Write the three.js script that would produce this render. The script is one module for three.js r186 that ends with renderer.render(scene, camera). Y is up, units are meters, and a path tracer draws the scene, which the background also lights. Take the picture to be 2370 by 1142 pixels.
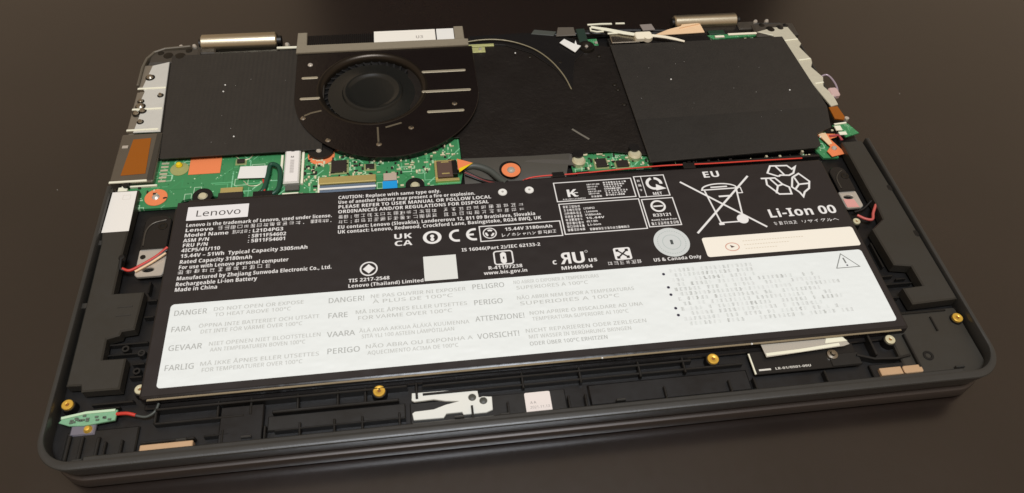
import * as THREE from 'three';
import { mergeGeometries, toCreasedNormals } from 'three/addons/utils/BufferGeometryUtils.js';
import { RectAreaLightUniformsLib } from 'three/addons/lights/RectAreaLightUniformsLib.js';

// ---------- camera, light, exposure ----------
const scene = new THREE.Scene();
const camera = new THREE.PerspectiveCamera(36.53, 2370 / 1142, 0.02, 20);
{
  const right = new THREE.Vector3(0.99112, 0.04062, 0.12661), up = new THREE.Vector3(0.07519, 0.61417, -0.78559), back = new THREE.Vector3(-0.10967, 0.78813, 0.60566);
  camera.position.set(-0.03606, 0.24191, 0.20419);
  camera.quaternion.setFromRotationMatrix(new THREE.Matrix4().makeBasis(right, up, back));
  camera.focus = 0.31; camera.userData.fStop = 32;
}
const renderer = new THREE.WebGLRenderer({ antialias: true });
renderer.toneMapping = THREE.LinearToneMapping;
renderer.toneMappingExposure = 1.0;
renderer.shadowMap.enabled = true;
scene.background = new THREE.Color().setRGB(0.335, 0.25, 0.172);      // dim warm light of the room
RectAreaLightUniformsLib.init();
const unseenLamp = new THREE.RectAreaLight(new THREE.Color().setRGB(0.93, 0.98, 1.05), 21, 0.6, 0.5);   // unseen overhead light, placed to light the laptop from above and front
unseenLamp.position.set(0.0, 1.5, 0.34); unseenLamp.lookAt(0, 0, 0);
scene.add(unseenLamp);

// ---------- helpers: everything in millimetres, x right, z to the front, y up ----------
let seed = 7; const rnd = () => (seed = (seed * 16807) % 2147483647) / 2147483647; const rr = (a, b) => a + (b - a) * rnd();
function fix(g) { const n = g.index ? g.toNonIndexed() : g; for (const k of Object.keys(n.attributes)) if (!['position', 'normal', 'uv'].includes(k)) n.deleteAttribute(k); return n; }
function shapeOf(pts) { return new THREE.Shape(pts.map(([x, z]) => new THREE.Vector2(x, -z))); }
function ext(shape, y0, y1, b = 0.2, seg = 12, bs = 1) {
  b = Math.min(b, (y1 - y0) * 0.45);
  const g = new THREE.ExtrudeGeometry(shape, { depth: y1 - y0 - 2 * b, bevelEnabled: b > 0, bevelThickness: b, bevelSize: b, bevelOffset: -b, bevelSegments: bs, curveSegments: seg, steps: 1 });
  g.rotateX(-Math.PI / 2); g.translate(0, y0 + b, 0);
  return g;
}
const poly = (pts, y0, y1, b = 0.2) => ext(shapeOf(pts), y0, y1, b);
const box = (x0, x1, z0, z1, y0, y1, b = 0.2) => poly([[x0, z1], [x1, z1], [x1, z0], [x0, z0]], y0, y1, b);
function rrShape(x0, x1, z0, z1, rf, rb = rf, S = THREE.Shape) {   // rf front corners, rb rear corners
  const s = new S(); const a = -z1, c = -z0;
  s.moveTo(x0 + rf, a); s.lineTo(x1 - rf, a); s.absarc(x1 - rf, a + rf, rf, -Math.PI / 2, 0, false);
  s.lineTo(x1, c - rb); s.absarc(x1 - rb, c - rb, rb, 0, Math.PI / 2, false);
  s.lineTo(x0 + rb, c); s.absarc(x0 + rb, c - rb, rb, Math.PI / 2, Math.PI, false);
  s.lineTo(x0, a + rf); s.absarc(x0 + rf, a + rf, rf, Math.PI, Math.PI * 1.5, false);
  return s;
}
const rbox = (x0, x1, z0, z1, r, y0, y1, b = 0.2, rb = r) => toCreasedNormals(ext(rrShape(x0, x1, z0, z1, r, rb), y0, y1, b, 8), 0.5);
const cyl = (x, z, r, y0, y1, r2 = r, n = 24) => { const g = new THREE.CylinderGeometry(r2, r, y1 - y0, n); g.translate(x, (y0 + y1) / 2, z); return g; };
const lathe = (x, z, prof, n = 40) => { const g = new THREE.LatheGeometry(prof.map(([r, y]) => new THREE.Vector2(r, y)), n); g.translate(x, 0, z); return toCreasedNormals(g, 0.6); };
const tube = (pts, r, n = 40) => new THREE.TubeGeometry(new THREE.CatmullRomCurve3(pts.map((p) => new THREE.Vector3(...p))), n, r, 8, false);
function stripPts(pts, w) { const L = [], R = []; pts.forEach((p, i) => { const a = pts[Math.max(0, i - 1)], b = pts[Math.min(pts.length - 1, i + 1)]; const dx = b[0] - a[0], dz = b[1] - a[1], l = Math.hypot(dx, dz); const ww = Array.isArray(w) ? w[i] : w; L.push([p[0] - dz / l * ww / 2, p[1] + dx / l * ww / 2]); R.push([p[0] + dz / l * ww / 2, p[1] - dx / l * ww / 2]); }); return R.concat(L.reverse()); }
const strip = (pts, w, y0, y1, b = 0.15) => { let q = stripPts(pts, w); let A = 0; for (let i = 0; i < q.length; i++) { const [a, c] = q[i], [d, e] = q[(i + 1) % q.length]; A += a * e - d * c; } if (A > 0) q = q.reverse(); return poly(q, y0, y1, b); };
function ring(x, z, r0, r1, y0, y1, b = 0.1) { const s = new THREE.Shape(); s.absarc(x, -z, r1, 0, Math.PI * 2, false); const h = new THREE.Path(); h.absarc(x, -z, r0, 0, Math.PI * 2, true); s.holes.push(h); return toCreasedNormals(ext(s, y0, y1, b, 28), 0.5); }
function flatUV(g, x0, x1, z0, z1) { const p = g.attributes.position, u = new Float32Array(p.count * 2); for (let i = 0; i < p.count; i++) { u[2 * i] = (p.getX(i) - x0) / (x1 - x0); u[2 * i + 1] = 1 - (p.getZ(i) - z0) / (z1 - z0); } g.setAttribute('uv', new THREE.BufferAttribute(u, 2)); return g; }
function part(parent, name, geos, mat, label, uvbox) {
  let g = mergeGeometries((Array.isArray(geos) ? geos : [geos]).map(fix));
  if (uvbox) flatUV(g, ...uvbox); else flatUV(g, 0, 40, 0, 40);      // plain surfaces: one texture tile per 40 mm
  g.scale(0.001, 0.001, 0.001);
  const m = new THREE.Mesh(g, mat); m.name = name; m.castShadow = m.receiveShadow = true;
  if (label) m.userData.label = label;
  parent.add(m); return m;
}

// ---------- textures ----------
function canvasTex(w, h, draw, srgb = true) { const c = document.createElement('canvas'); c.width = w; c.height = h; draw(c.getContext('2d'), w, h); const t = new THREE.CanvasTexture(c); if (srgb) t.colorSpace = THREE.SRGBColorSpace; t.wrapS = t.wrapT = THREE.RepeatWrapping; t.anisotropy = 8; return t; }
function noiseTex(n, f, rep = 1, srgb = false) { const d = new Uint8Array(n * n * 4); for (let j = 0; j < n; j++) for (let i = 0; i < n; i++) { const v = f(i, j); const k = 4 * (j * n + i); if (Array.isArray(v)) { d[k] = v[0]; d[k + 1] = v[1]; d[k + 2] = v[2]; } else d[k] = d[k + 1] = d[k + 2] = v; d[k + 3] = 255; } const t = new THREE.DataTexture(d, n, n); t.wrapS = t.wrapT = THREE.RepeatWrapping; t.magFilter = THREE.LinearFilter; t.minFilter = THREE.LinearMipmapLinearFilter; t.generateMipmaps = true; t.repeat.set(rep, rep); if (srgb) t.colorSpace = THREE.SRGBColorSpace; t.needsUpdate = true; return t; }
function valueNoise(cells) { const g = Array.from({ length: cells * cells }, () => rnd()); return (u, v) => { const x = u * cells, y = v * cells, i = Math.floor(x), j = Math.floor(y); let a = x - i, b = y - j; a = a * a * (3 - 2 * a); b = b * b * (3 - 2 * b); const q = (m, n) => g[((n % cells) + cells) % cells * cells + ((m % cells) + cells) % cells]; return (q(i, j) * (1 - a) + q(i + 1, j) * a) * (1 - b) + (q(i, j + 1) * (1 - a) + q(i + 1, j + 1) * a) * b; }; }
const n4 = valueNoise(4), n9 = valueNoise(9), n23 = valueNoise(23), n61 = valueNoise(61);
const N = 256;
const grainT = noiseTex(N, () => 100 + rnd() * 110);
const smudgeT = noiseTex(N, (i, j) => { const u = i / N, v = j / N; return 255 * Math.min(1, 0.62 + 0.22 * n4(u, v) + 0.12 * n23(u, v) + 0.06 * rnd()); });
const wrinkleT = noiseTex(N, (i, j) => { const u = i / N, v = j / N; return 255 * (0.55 * n4(u, v) + 0.3 * n9(u, v) + 0.15 * n23(u, v)); });
const weaveT = noiseTex(N, (i, j) => { const u = i / N, v = j / N; return 110 + 55 * Math.sin(u * Math.PI * 2 * 20) * (0.2 + n4(u, v)) + 18 * Math.sin(v * Math.PI * 2 * 26) * n9(v, u) + 40 * n9(u, v) + 16 * n61(u, v) + 10 * rnd(); });
const mottleT = noiseTex(N, (i, j) => { const u = i / N, v = j / N; return 255 * (0.25 + 0.4 * n23(u, v) + 0.35 * n61(u, v)); });
const brushT = noiseTex(N, (i, j) => 120 + 70 * n61(j / N, 0.3) + 40 * rnd());
const darkSheetMap = noiseTex(N, (i, j) => { const u = i / N, v = j / N; const k = 0.9 + 0.06 * n9(u, v) + 0.07 * n61(u, v) + 0.08 * rnd(); return [45 * k, 42 * k, 38 * k]; }, 1, true);

// ---------- materials ----------
const std = (hex, rough, metal = 0, o = {}) => new THREE.MeshPhysicalMaterial({ color: hex, roughness: rough, metalness: metal, ...o });
const M = {
  plastic: std(0x1a1815, 0.5, 0, { roughnessMap: smudgeT, bumpMap: grainT, bumpScale: 0.00004 }),
  rim: std(0x363430, 0.42, 0, { roughnessMap: smudgeT, bumpMap: grainT, bumpScale: 0.00003 }),
  deck: std(0x0f0d0c, 0.5, 0, { roughnessMap: smudgeT, bumpMap: grainT, bumpScale: 0.00004 }),
  speaker: std(0x33302a, 0.48, 0, { roughnessMap: smudgeT, bumpMap: grainT, bumpScale: 0.00004 }),
  lid: std(0x453c36, 0.36, 0.25),
  sheet: std(0xffffff, 0.4, 0, { map: darkSheetMap, bumpMap: weaveT, bumpScale: 0.00011 }), sheetFlat: std(0xffffff, 0.42, 0, { map: darkSheetMap, bumpMap: mottleT, bumpScale: 0.00007 }),
  sheetDark: std(0x1d1916, 0.4, 0, { roughnessMap: smudgeT, bumpMap: mottleT, bumpScale: 0.00016 }),
  film: std(0x1b1918, 0.3, 0, { roughnessMap: smudgeT, bumpMap: wrinkleT, bumpScale: 0.0002 }),
  fan: std(0x17110f, 0.27, 0, { roughnessMap: smudgeT, bumpMap: mottleT, bumpScale: 0.00004 }),
  fanLitEdge: std(0x7a705c, 0.3, 0.5),
  black: std(0x0c0b0a, 0.4), blade: std(0x060606, 0.6), hub: std(0x1b1b18, 0.24, 0, { bumpMap: wrinkleT, bumpScale: 0.0001 }),
  steel: std(0xb9b3a6, 0.32, 1, { roughnessMap: smudgeT, bumpMap: brushT, bumpScale: 0.00002 }),
  tin: std(0xdcdad0, 0.55, 0.45, { bumpMap: wrinkleT, bumpScale: 0.0003 }),
  foil: std(0xd6d0b8, 0.5, 0.35, { bumpMap: wrinkleT, bumpScale: 0.0004 }),
  darkSteel: std(0x3a3630, 0.35, 0.8, { bumpMap: wrinkleT, bumpScale: 0.0002 }),
  barrel: std(0xd4c9b0, 0.5, 1, { roughnessMap: brushT }),
  brass: std(0xf0c050, 0.35, 0.55), paleBrass: std(0xe6dfba, 0.4, 0.5), copper: std(0xe0bc94, 0.4, 0.5, { roughnessMap: smudgeT }),
  solderMask: null,
  orange: std(0xe8834f, 0.55), amber: std(0x95520c, 0.35, 0, { roughnessMap: smudgeT }), amberDark: std(0x8a5a28, 0.4),
  white: std(0xe6e4dc, 0.6, 0, { bumpMap: wrinkleT, bumpScale: 0.0001 }), cream: std(0xf0e6cc, 0.55), ivory: std(0xece8cf, 0.5),
  foam: std(0x857b68, 0.95, 0, { bumpMap: mottleT, bumpScale: 0.0004 }),
  tan: std(0xeac69c, 0.45, 0, { bumpMap: wrinkleT, bumpScale: 0.0006 }),
  red: std(0xc83a2c, 0.45), wireBlack: std(0x141312, 0.4), wireGrey: std(0x474a44, 0.5), blue: std(0x1597d8, 0.45), yellow: std(0xe8c818, 0.4),
  chip: std(0x2a2420, 0.4), gold: std(0xe2cf86, 0.35, 0.7), pad: std(0xd9d3b4, 0.4, 0.5),
  silver: std(0xdcd5c8, 0.3, 0.6), pinkTape: std(0xd99a90, 0.5), clear: std(0xe9e2d4, 0.12, 0, { transmission: 0.55, thickness: 0, clearcoat: 0.6 }),
};

// ---------- the setting ----------
{
  const tmap = noiseTex(N, (i, j) => { const u = i / N, v = j / N; const k = 0.8 + 0.3 * n4(u, v) + 0.14 * n23(u, v) + 0.05 * rnd(); return [25 * k, 17 * k, 12.5 * k]; }, 1, true);
  const g = new THREE.BoxGeometry(2.4, 0.03, 1.5); g.translate(0, -0.015, -0.12);
  const uv = g.attributes.uv, p = g.attributes.position; for (let i = 0; i < uv.count; i++) uv.setXY(i, p.getX(i) / 0.6, p.getZ(i) / 0.6);
  const t = new THREE.Mesh(g, new THREE.MeshPhysicalMaterial({ map: tmap, roughness: 0.3, roughnessMap: smudgeT, ior: 1.62, clearcoat: 1, clearcoatRoughness: 0.2 }));
  t.name = 'table'; t.castShadow = t.receiveShadow = true; t.userData.kind = 'structure'; scene.add(t);
  { const d = [[162.6, -38.7, 0.35], [205, -60, 0.15], [-190, -30, 0.15], [12, 126, 0.3], [-215, 40, 0.14], [240, 10, 0.16]].map(([x, z, r]) => { const g = new THREE.IcosahedronGeometry(r, 0); g.translate(x, r, z); return g; }); const q = part(t, 'dust', d, M.white); q.userData.kind = 'stuff'; }
  // dark block out of view, placed so the polished table top mirrors it
  const w = new THREE.Mesh(new THREE.BoxGeometry(0.82, 1.2, 0.06), new THREE.MeshStandardMaterial({ color: 0x1c100c, roughness: 0.8 }));
  w.position.set(0.215, 0.57, -0.93); w.name = 'unseen_dark_block'; w.userData.kind = 'structure'; scene.add(w);
}

const laptop = new THREE.Group(); laptop.name = 'laptop'; scene.add(laptop);
laptop.userData = { label: 'black laptop upside down without its bottom cover, battery and fan bare, on dark table', category: 'laptop' };

// ---------- lid and chassis ----------
part(laptop, 'lid', toCreasedNormals(ext(rrShape(-160.2, 160.2, -103, 103, 12, 6), 0.3, 6.3, 1.0, 10, 2), 0.5), M.lid, 'closed display lid under the base');
// the outer wall leans inward towards the bottom
function lean(g, d) { const p = g.attributes.position; for (let i = 0; i < p.count; i++) if (p.getY(i) < 8.2) { const x = p.getX(i), z = p.getZ(i); const cx = Math.sign(x) * 149, q = Math.hypot(x - cx, z - 91.6), corner = Math.abs(x) > 149 && z > 91.6; if (corner ? q > 11 : (Math.abs(x) > 160 || z > 102 || z < -102.3)) { if (corner) { p.setX(i, x - (x - cx) / q * d); p.setZ(i, z - (z - 91.6) / q * d); } else if (Math.abs(x) > 160) p.setX(i, x - Math.sign(x) * d); else p.setZ(i, z - Math.sign(z) * d); } } return toCreasedNormals(g, 0.6); }
// the rim stands full height round the front and the speakers and is cut low along the ports and hinges
function uRim(zc, y1, b) {
  const s = new THREE.Shape(); s.moveTo(-161, -zc); s.lineTo(-161, -91.6); s.absarc(-149, -91.6, 12, Math.PI, Math.PI * 1.5, false); s.lineTo(149, -103.6); s.absarc(149, -91.6, 12, Math.PI * 1.5, Math.PI * 2, false); s.lineTo(161, -zc);
  s.lineTo(159.3, -zc); s.lineTo(159.3, -90.4); s.absarc(149.1, -90.4, 10.2, 0, -Math.PI / 2, true); s.lineTo(-149.1, -100.6); s.absarc(-149.1, -90.4, 10.2, -Math.PI / 2, -Math.PI, true); s.lineTo(-159.3, -zc); s.lineTo(-161, -zc);
  return lean(ext(s, 7, y1, b, 12, 2), 1.9);
}
const chassis = part(laptop, 'chassis', [uRim(-14.5, 17, 0.7), lean(ext(rrShape(-161, 161, -103.4, -14, 1, 6), 7, 10.3, 0.6, 8), 1.9)], M.rim, 'dark grey plastic rim of the base');
part(chassis, 'deck', [rbox(-159.8, 159.8, -102.8, 101.2, 10, 7.2, 10.6, 0.2, 5)], M.deck);
// ledge along the inside of the front rim, and the moulded ribs of the front strip
part(chassis, 'ledge', [box(-147, 147, 98.6, 100.9, 10, 15.2, 0.5)], M.rim);
const rib = (x0, x1, z0, z1, y1 = 13.6, m = M.plastic) => part(chassis, 'rib', box(x0, x1, z0, z1, 10.3, y1, 0.25), m);
rib(-128, -47, 84.1, 84.9, 14.2); rib(-42, 52, 84.3, 85.1, 13.6); rib(-128, -100, 88.6, 89.4, 13.2); rib(-91, -50, 88.4, 89.4, 13.4); rib(-42, 70, 87.2, 88.0, 13.0);
for (const x of [-128, -108.5, -98, -83, -70, -61, -44, -8, 12, 33, 49]) rib(x - 0.4, x + 0.4, 83, 89, 13.3);
rib(-131, -114.6, 95, 95.8, 13.7); rib(-112, -104, 94.6, 95.3, 13); rib(-90, -48, 95.2, 95.9, 13.3);
for (const x of [-142, -137, -106.2, -93, -82, -71, -62, -50, -26, -14, 6.6, 12.4, 40, 63, 72, 98]) rib(x - 0.35, x + 0.35, 93.5, 99, 13.4);
part(chassis, 'tray', [box(-107.5, -93.8, 85.5, 98.4, 10.2, 13.0, 0.3)], M.deck);
part(chassis, 'tray', [box(-92.5, -48, 89.8, 95, 10.2, 12.0, 0.3)], M.plastic);
part(chassis, 'tray', [box(-46.5, 6, 89.8, 98.2, 10.2, 11.4, 0.3)], M.plastic);
part(chassis, 'tray', [box(14, 71, 89.5, 97.5, 10.2, 11.8, 0.5)], M.deck);
part(chassis, 'tray', [box(-155, -133, 88.5, 99, 10.2, 11.8, 0.4)], M.plastic);
for (const [x, z] of [[-153.5, 94.2], [-149.5, 95], [-144.5, 95.6]]) rib(x - 0.5, x + 0.5, z - 4, z + 4.5, 13);
part(chassis, 'tray', [rbox(128, 158.6, 72.5, 100, 6, 10.2, 12.6, 0.5, 1)], M.speaker);
part(chassis, 'guide_wall', [box(132.5, 133.3, 82.5, 96, 10.2, 14, 0.2), box(118.4, 119.2, 82, 90, 10.2, 14.5, 0.2), strip([[112, 88.8], [118, 91], [126, 91.6], [131.5, 90.8]], 0.8, 10.2, 13.6)], M.plastic);
part(chassis, 'screw_boss', ring(138.5, 91.5, 1.0, 1.9, 10.4, 12.9), M.black);
for (const [x, z] of [[-30.5, 97.6], [-15.5, 98.2], [-118.5, 95.8], [24, 97.2], [-98.5, 97], [-149, 99.4], [147, 97.5]]) part(chassis, 'clip', box(x - 1.6, x + 1.6, z - 0.4, z + 0.4, 10.4, 14.4, 0.25), M.rim);
for (const [x0, x1, z0, z1, y] of [[-147.6, -135, 57.4, 58.0, 13], [-147.6, -135, 61.5, 62.1, 13], [-138.5, -137.9, 32, 37, 13.4], [-138, -134.6, 40, 40.6, 13.2], [-138, -134.6, 47, 47.6, 13.2], [-138.6, -134.6, 66, 66.6, 13.4], [-138.6, -134.6, 71, 71.6, 13.6], [-149, -136, 79.6, 80.3, 13], [-147, -140, 81.4, 82, 13], [136, 141, 56, 56.6, 13], [136, 147, 60, 60.6, 13.2], [142, 146, 57.5, 58.1, 12.6], [136, 139, 66, 66.6, 13.2], [136, 154, 73.4, 74, 13.4], [139, 139.6, 40, 52, 13], [146.5, 147.1, 76, 82, 13.4]]) rib(x0, x1, z0, z1, y);
for (const [x, z] of [[-142, 59.8], [-136.8, 69], [-136.4, 62]]) part(chassis, 'screw_boss', ring(x, z, 0.6, 1.3, 10.4, 13.2), M.plastic);
// rounded rear corner walls; the left one paler, its lit edge put into colour
part(chassis, 'corner_wall', strip([[-160.4, -77], [-160.5, -90], [-159.6, -96], [-157, -100.6], [-152.4, -103], [-141, -104]], 1.1, 9, 15.6, 0.35), std(0x6a6254, 0.45, 0.2)); part(chassis, 'corner_wall', strip([[139, -104], [152, -103.2], [156, -101.4], [158.4, -98]], 1.1, 9, 14, 0.35), M.rim);
// brass inserts
function insert(x, z, m, r = 1.9, y = 14.2) {
  const a = part(chassis, 'threaded_insert', [lathe(x, z, [[r * 0.3, y - 2.6], [r * 0.3, y - 0.15], [r * 0.42, y], [r * 0.9, y], [r, y - 0.15], [r, y - 2.6]], 24)], m);
  part(a, 'post', cyl(x, z, r + 0.7, 10.3, y - 0.9, r + 0.35), M.black); part(a, 'hole', cyl(x, z, r * 0.32, 10.4, y - 0.5), M.amberDark);
}
insert(-157 + 0.9, 79.7, M.brass, 1.8); insert(-134.1, 76.6, M.paleBrass, 1.7, 14.4); insert(-56.3, 85.4, M.brass, 2.0); insert(59.7, 85.3, M.brass, 2.0); insert(156.3, 77.9, M.brass, 1.9); insert(126.6, 84.3, M.paleBrass, 1.8); insert(137.4, 29.4, M.paleBrass, 1.5);

// ---------- motherboard ----------
const pcbT = canvasTex(1024, 512, (c, w, h) => {
  c.fillStyle = '#3f8654'; c.fillRect(0, 0, w, h);
  for (let k = 0; k < 260; k++) { c.strokeStyle = ['#5fae78', '#2f7a48', '#86c49a', '#3f8d58'][k % 4]; c.lineWidth = rr(1, 3.5); let x = rr(0, w), y = rr(0, h); c.beginPath(); c.moveTo(x, y); for (let s = 0; s < 3; s++) { const d = Math.floor(rr(0, 8)) * Math.PI / 4, l = rr(10, 70); x += Math.cos(d) * l; y += Math.sin(d) * l; c.lineTo(x, y); } c.stroke(); }
  for (let k = 0; k < 90; k++) { c.strokeStyle = '#cfe0c4'; c.lineWidth = 1.5; c.strokeRect(rr(0, w), rr(0, h), rr(8, 34), rr(6, 22)); }
  for (let k = 0; k < 900; k++) { c.fillStyle = ['#cfdcb8', '#8fcf9c', '#1e5a33'][k % 3]; c.beginPath(); c.arc(rr(0, w), rr(0, h), rr(0.8, 2.2), 0, 7); c.fill(); }
});
const pcbM = new THREE.MeshPhysicalMaterial({ map: pcbT, roughness: 0.38, roughnessMap: smudgeT });
const board = part(laptop, 'motherboard', [
  poly([[-156, -4.8], [-134, -4.8], [-132.5, -8.2], [-128, -9], [-126.6, -11.8], [-122.3, -11.8], [-121, -9.3], [-98, -3], [-43, -3], [-42.8, -8.2], [-37, -8.2], [-36, -3], [-22, -3], [-19.8, -13], [-19.8, -101], [-157, -101], [-157, -17]], 11, 12.4, 0.1),
  poly([[26.8, -9.6], [61.5, -9.6], [63, -14], [137, -14], [139, -8.4], [146, -8.0], [147, -11], [145.5, -22], [150, -36], [147, -91], [-19, -93], [-19, -40], [26.8, -22]], 11, 12.2, 0.1)], pcbM, 'green circuit board', [-160, 0, -85, 0]);
board.geometry.attributes.uv.needsUpdate = true;
// many tiny soldered components nobody could count
{
  const caps = [], dark = [], pads = [];
  const area = (n, x0, x1, z0, z1) => { for (let k = 0; k < n; k++) { const x = rr(x0, x1), z = rr(z0, z1), a = rnd() < 0.5, l = rr(0.7, 1.9), w = rr(0.4, 0.9); const [dx, dz] = a ? [l, w] : [w, l]; const q = rnd(); const y = 12.38; (q < 0.35 ? caps : q < 0.6 ? dark : pads).push(box(x - dx / 2, x + dx / 2, z - dz / 2, z + dz / 2, y, y + (q > 0.6 ? 0.12 : rr(0.4, 0.8)), 0.05)); } };
  area(210, -84, -21, -30, -15); area(26, -87, -80, -24, -4); area(16, -54, -30, -14, -5); area(70, 28, 61, -20, -10.4); area(16, 113, 138, -97, -93); area(12, 149, 158, -26, -20); area(14, -154, -136, -16, -7); area(24, 64, 140, -11.4, -9.4);
  const p1 = part(board, 'capacitors', caps, std(0xd2c8a4, 0.5)); const p2 = part(board, 'resistors', dark, M.chip); const p3 = part(board, 'solder_pads', pads, std(0xb4d6ac, 0.4, 0.2));
  for (const p of [p1, p2, p3]) p.userData.kind = 'stuff';
}
part(board, 'insulating_tape', box(-132.2, -119.5, -31.5, -21.8, 12.4, 12.65, 0.05), M.orange, 'orange square of tape');
part(board, 'contact_pad', cyl(-136, -25.4, 3.7, 12.4, 12.7), std(0xb5b878, 0.4, 0.4)); part(board, 'test_point', lathe(-136.3, -27.2, [[0, 14.4], [0.9, 14.1], [1.4, 13.2], [1.2, 12.4]], 16), M.yellow, 'yellow button-like dot');
for (let k = 0; k < 6; k++) part(board, 'pin', box(-143.6, -140.6, -29.6 + k * 2.0, -28.6 + k * 2.0, 12.4, 12.7, 0.05), M.pad);
part(board, 'flag_label', [poly([[-111.8, -16.9], [-100.5, -16.3], [-99.7, -23.2], [-111.2, -23.6]], 13.6, 13.75, 0.05)], M.white, 'small white paper flag'); part(board, 'printed_arc', [tube([[-109.5, 12.45, -16.4], [-107, 12.45, -13.6], [-103.5, 12.45, -13.6], [-101.3, 12.45, -16]], 0.22), tube([[-114, 12.45, -31], [-111.5, 12.45, -28.6], [-108.5, 12.45, -29], [-107, 12.45, -31]], 0.22)], M.pad);
part(laptop, 'coiled_cable', [tube([[-103, 13, -8], [-101, 13.4, -10], [-99.6, 14, -17], [-98.6, 14.4, -23], [-95.6, 14.4, -21.5], [-94.6, 14, -15], [-95.4, 13.6, -9], [-99, 13.2, -6]], 1.0, 60)], std(0x1d4a38, 0.3), 'dark green-black cable loop');
part(laptop, 'wire', tube([[-101.5, 13.4, -15.5], [-100.6, 13.8, -12], [-100.6, 13.4, -7.5]], 0.45), M.red); part(board, 'socket', box(-104.8, -97, -8.6, -4.4, 12.3, 14.4), M.black);
const wc = part(board, 'cable_connector', box(-93.2, -86.8, -31.8, -11.6, 12.4, 14.6, 0.2), M.tin); part(wc, 'cover_label', flatUV(box(-92.6, -87.4, -31.6, -12.4, 14.6, 14.72, 0.05), -92.6, -87.4, -31.6, -12.4), new THREE.MeshPhysicalMaterial({ roughness: 0.6, map: canvasTex(64, 256, (c) => { c.fillStyle = '#e8e2da'; c.fillRect(0, 0, 64, 256); c.fillStyle = '#a8a29c'; for (let k = 0; k < 26; k++) c.fillRect(22, 90 + k * 4, 20, 1 + (k * 7 % 3)); c.fillStyle = '#6a6462'; c.font = 'bold 20px sans-serif'; c.fillText('M', 22, 76); c.fillRect(24, 20, 16, 8); }) }), 'white label with a barcode', [-92.6, -87.4, -31.6, -12.4]);
part(wc, 'side_rail', [box(-86.4, -85.4, -31, -12, 12.4, 13.6, 0.1), box(-95, -94, -29, -18, 12.4, 13.6, 0.1)], M.ivory); part(wc, 'latch', box(-92.4, -86.8, -11.2, -8.6, 12.4, 13.8), std(0x55544c, 0.4)); part(board, 'socket', box(-93.5, -87, -7.6, -4.6, 12.4, 13.4), M.ivory);
part(board, 'ribbon_connector', [box(-79, -55.8, -14.4, -10.6, 12.4, 14.0, 0.3)], M.gold, 'gold-edged flat cable socket'); part(board, 'ribbon_cable', [poly([[-78.6, -2], [-56.2, -2], [-56.2, -10.4], [-78.6, -10.4]], 12.9, 13.1, 0.05)], std(0x6f7f92, 0.35, 0.3)); part(board, 'ribbon_latch', box(-79, -55.8, -8.6, -7.6, 13.1, 13.7, 0.15), M.white); part(board, 'ribbon_edge', box(-79.4, -78.6, -14.6, -5, 12.4, 13.6, 0.1), M.ivory);
part(board, 'camera_connector', box(-52.8, -47.3, -14.6, -10.6, 12.4, 13.8), std(0xc9b7a4, 0.4, 0.3)); part(board, 'pull_tab', box(-53.2, -47.2, -10.4, -5, 12.9, 13.4, 0.1), M.blue, 'bright blue pull tab');
for (const [x0, x1, z0, z1] of [[-74.2, -67.9, -24.2, -17.6], [37.4, 42, -15.6, -10.9], [46.2, 51.3, -13.8, -10.2], [-60, -56.5, -21, -18.5], [-113, -110, -28.5, -26.5]]) { const c = part(board, 'chip', box(x0, x1, z0, z1, 12.3, 13.4, 0.12), M.chip); part(c, 'solder_frame', [box(x0 - 0.8, x1 + 0.8, z0 - 0.8, z1 + 0.8, 12.2, 12.5, 0.05)], std(0xa9b27a, 0.4, 0.4)); }
part(board, 'chip', box(-118, -109.2, -12.4, -9.6, 12.4, 13.6), M.gold); part(board, 'chip', box(-118.4, -108.8, -9.2, -6, 12.4, 14.2), M.chip);
for (const [x, z] of [[30, -14.4], [55, -16]]) { const s = part(board, 'standoff', lathe(x, z, [[0, 15], [2.2, 15], [2.9, 14.2], [2.9, 12.2]], 24), M.paleBrass); part(s, 'cap', cyl(x, z - 2.6, 2.3, 14, 15.8), M.film); }
for (const [x, z, r0, r1] of [[-143, -10.3, 1.5, 4.4], [-78.6, -28.4, 2, 5.6]]) { part(board, 'screw_ring', ring(x, z, r0 * 0.6, r1, 12.4, 12.75), M.orange, 'orange ring round a screw'); part(board, 'screw', [lathe(x, z, [[0, 13.6], [0.9, 13.5], [1.5, 13], [1.6, 12.4]], 18)], M.silver); }
for (const [x, z] of [[-124.5, -8.5], [-40, -6.8]]) { const s = part(laptop, 'screw', lathe(x, z, [[0, 14.2], [1.4, 14.1], [2, 13.4], [2, 11]], 20), M.paleBrass); part(s, 'washer', ring(x, z, 2.1, 3.9, 11.2, 14.0), M.black); }
const bc = part(board, 'battery_plug', box(-30.4, -24, -18.8, -9.8, 12.3, 14.6, 0.25), std(0x5a443a, 0.45), 'brown battery plug'); part(bc, 'plug_frame', [box(-31.4, -23, -19.6, -18.8, 12.3, 14.2, 0.1), box(-31.4, -30.4, -18.8, -9.6, 12.3, 14.2, 0.1), box(-31.4, -21.5, -9.6, -8.2, 12.3, 13.6, 0.1)], M.gold); for (let k = 0; k < 2; k++) part(bc, 'pin', box(-28.6, -25.4, -18.2 + k * 6.6, -17.6 + k * 6.6, 14.6, 14.8, 0.05), M.gold);
part(bc, 'plug_end', box(-24, -22, -18.6, -10.6, 12.3, 15, 0.2), M.black);
part(laptop, 'wire_flag', poly([[-21.8, -12.2], [-15.4, -15.8], [-21.8, -18.8]], 15.0, 15.4, 0.1), M.orange); part(laptop, 'wire_flag', poly([[-21.4, -10.6], [-15.2, -15.6], [-21.4, -12.8]], 15.4, 15.6, 0.05), M.yellow);
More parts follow.
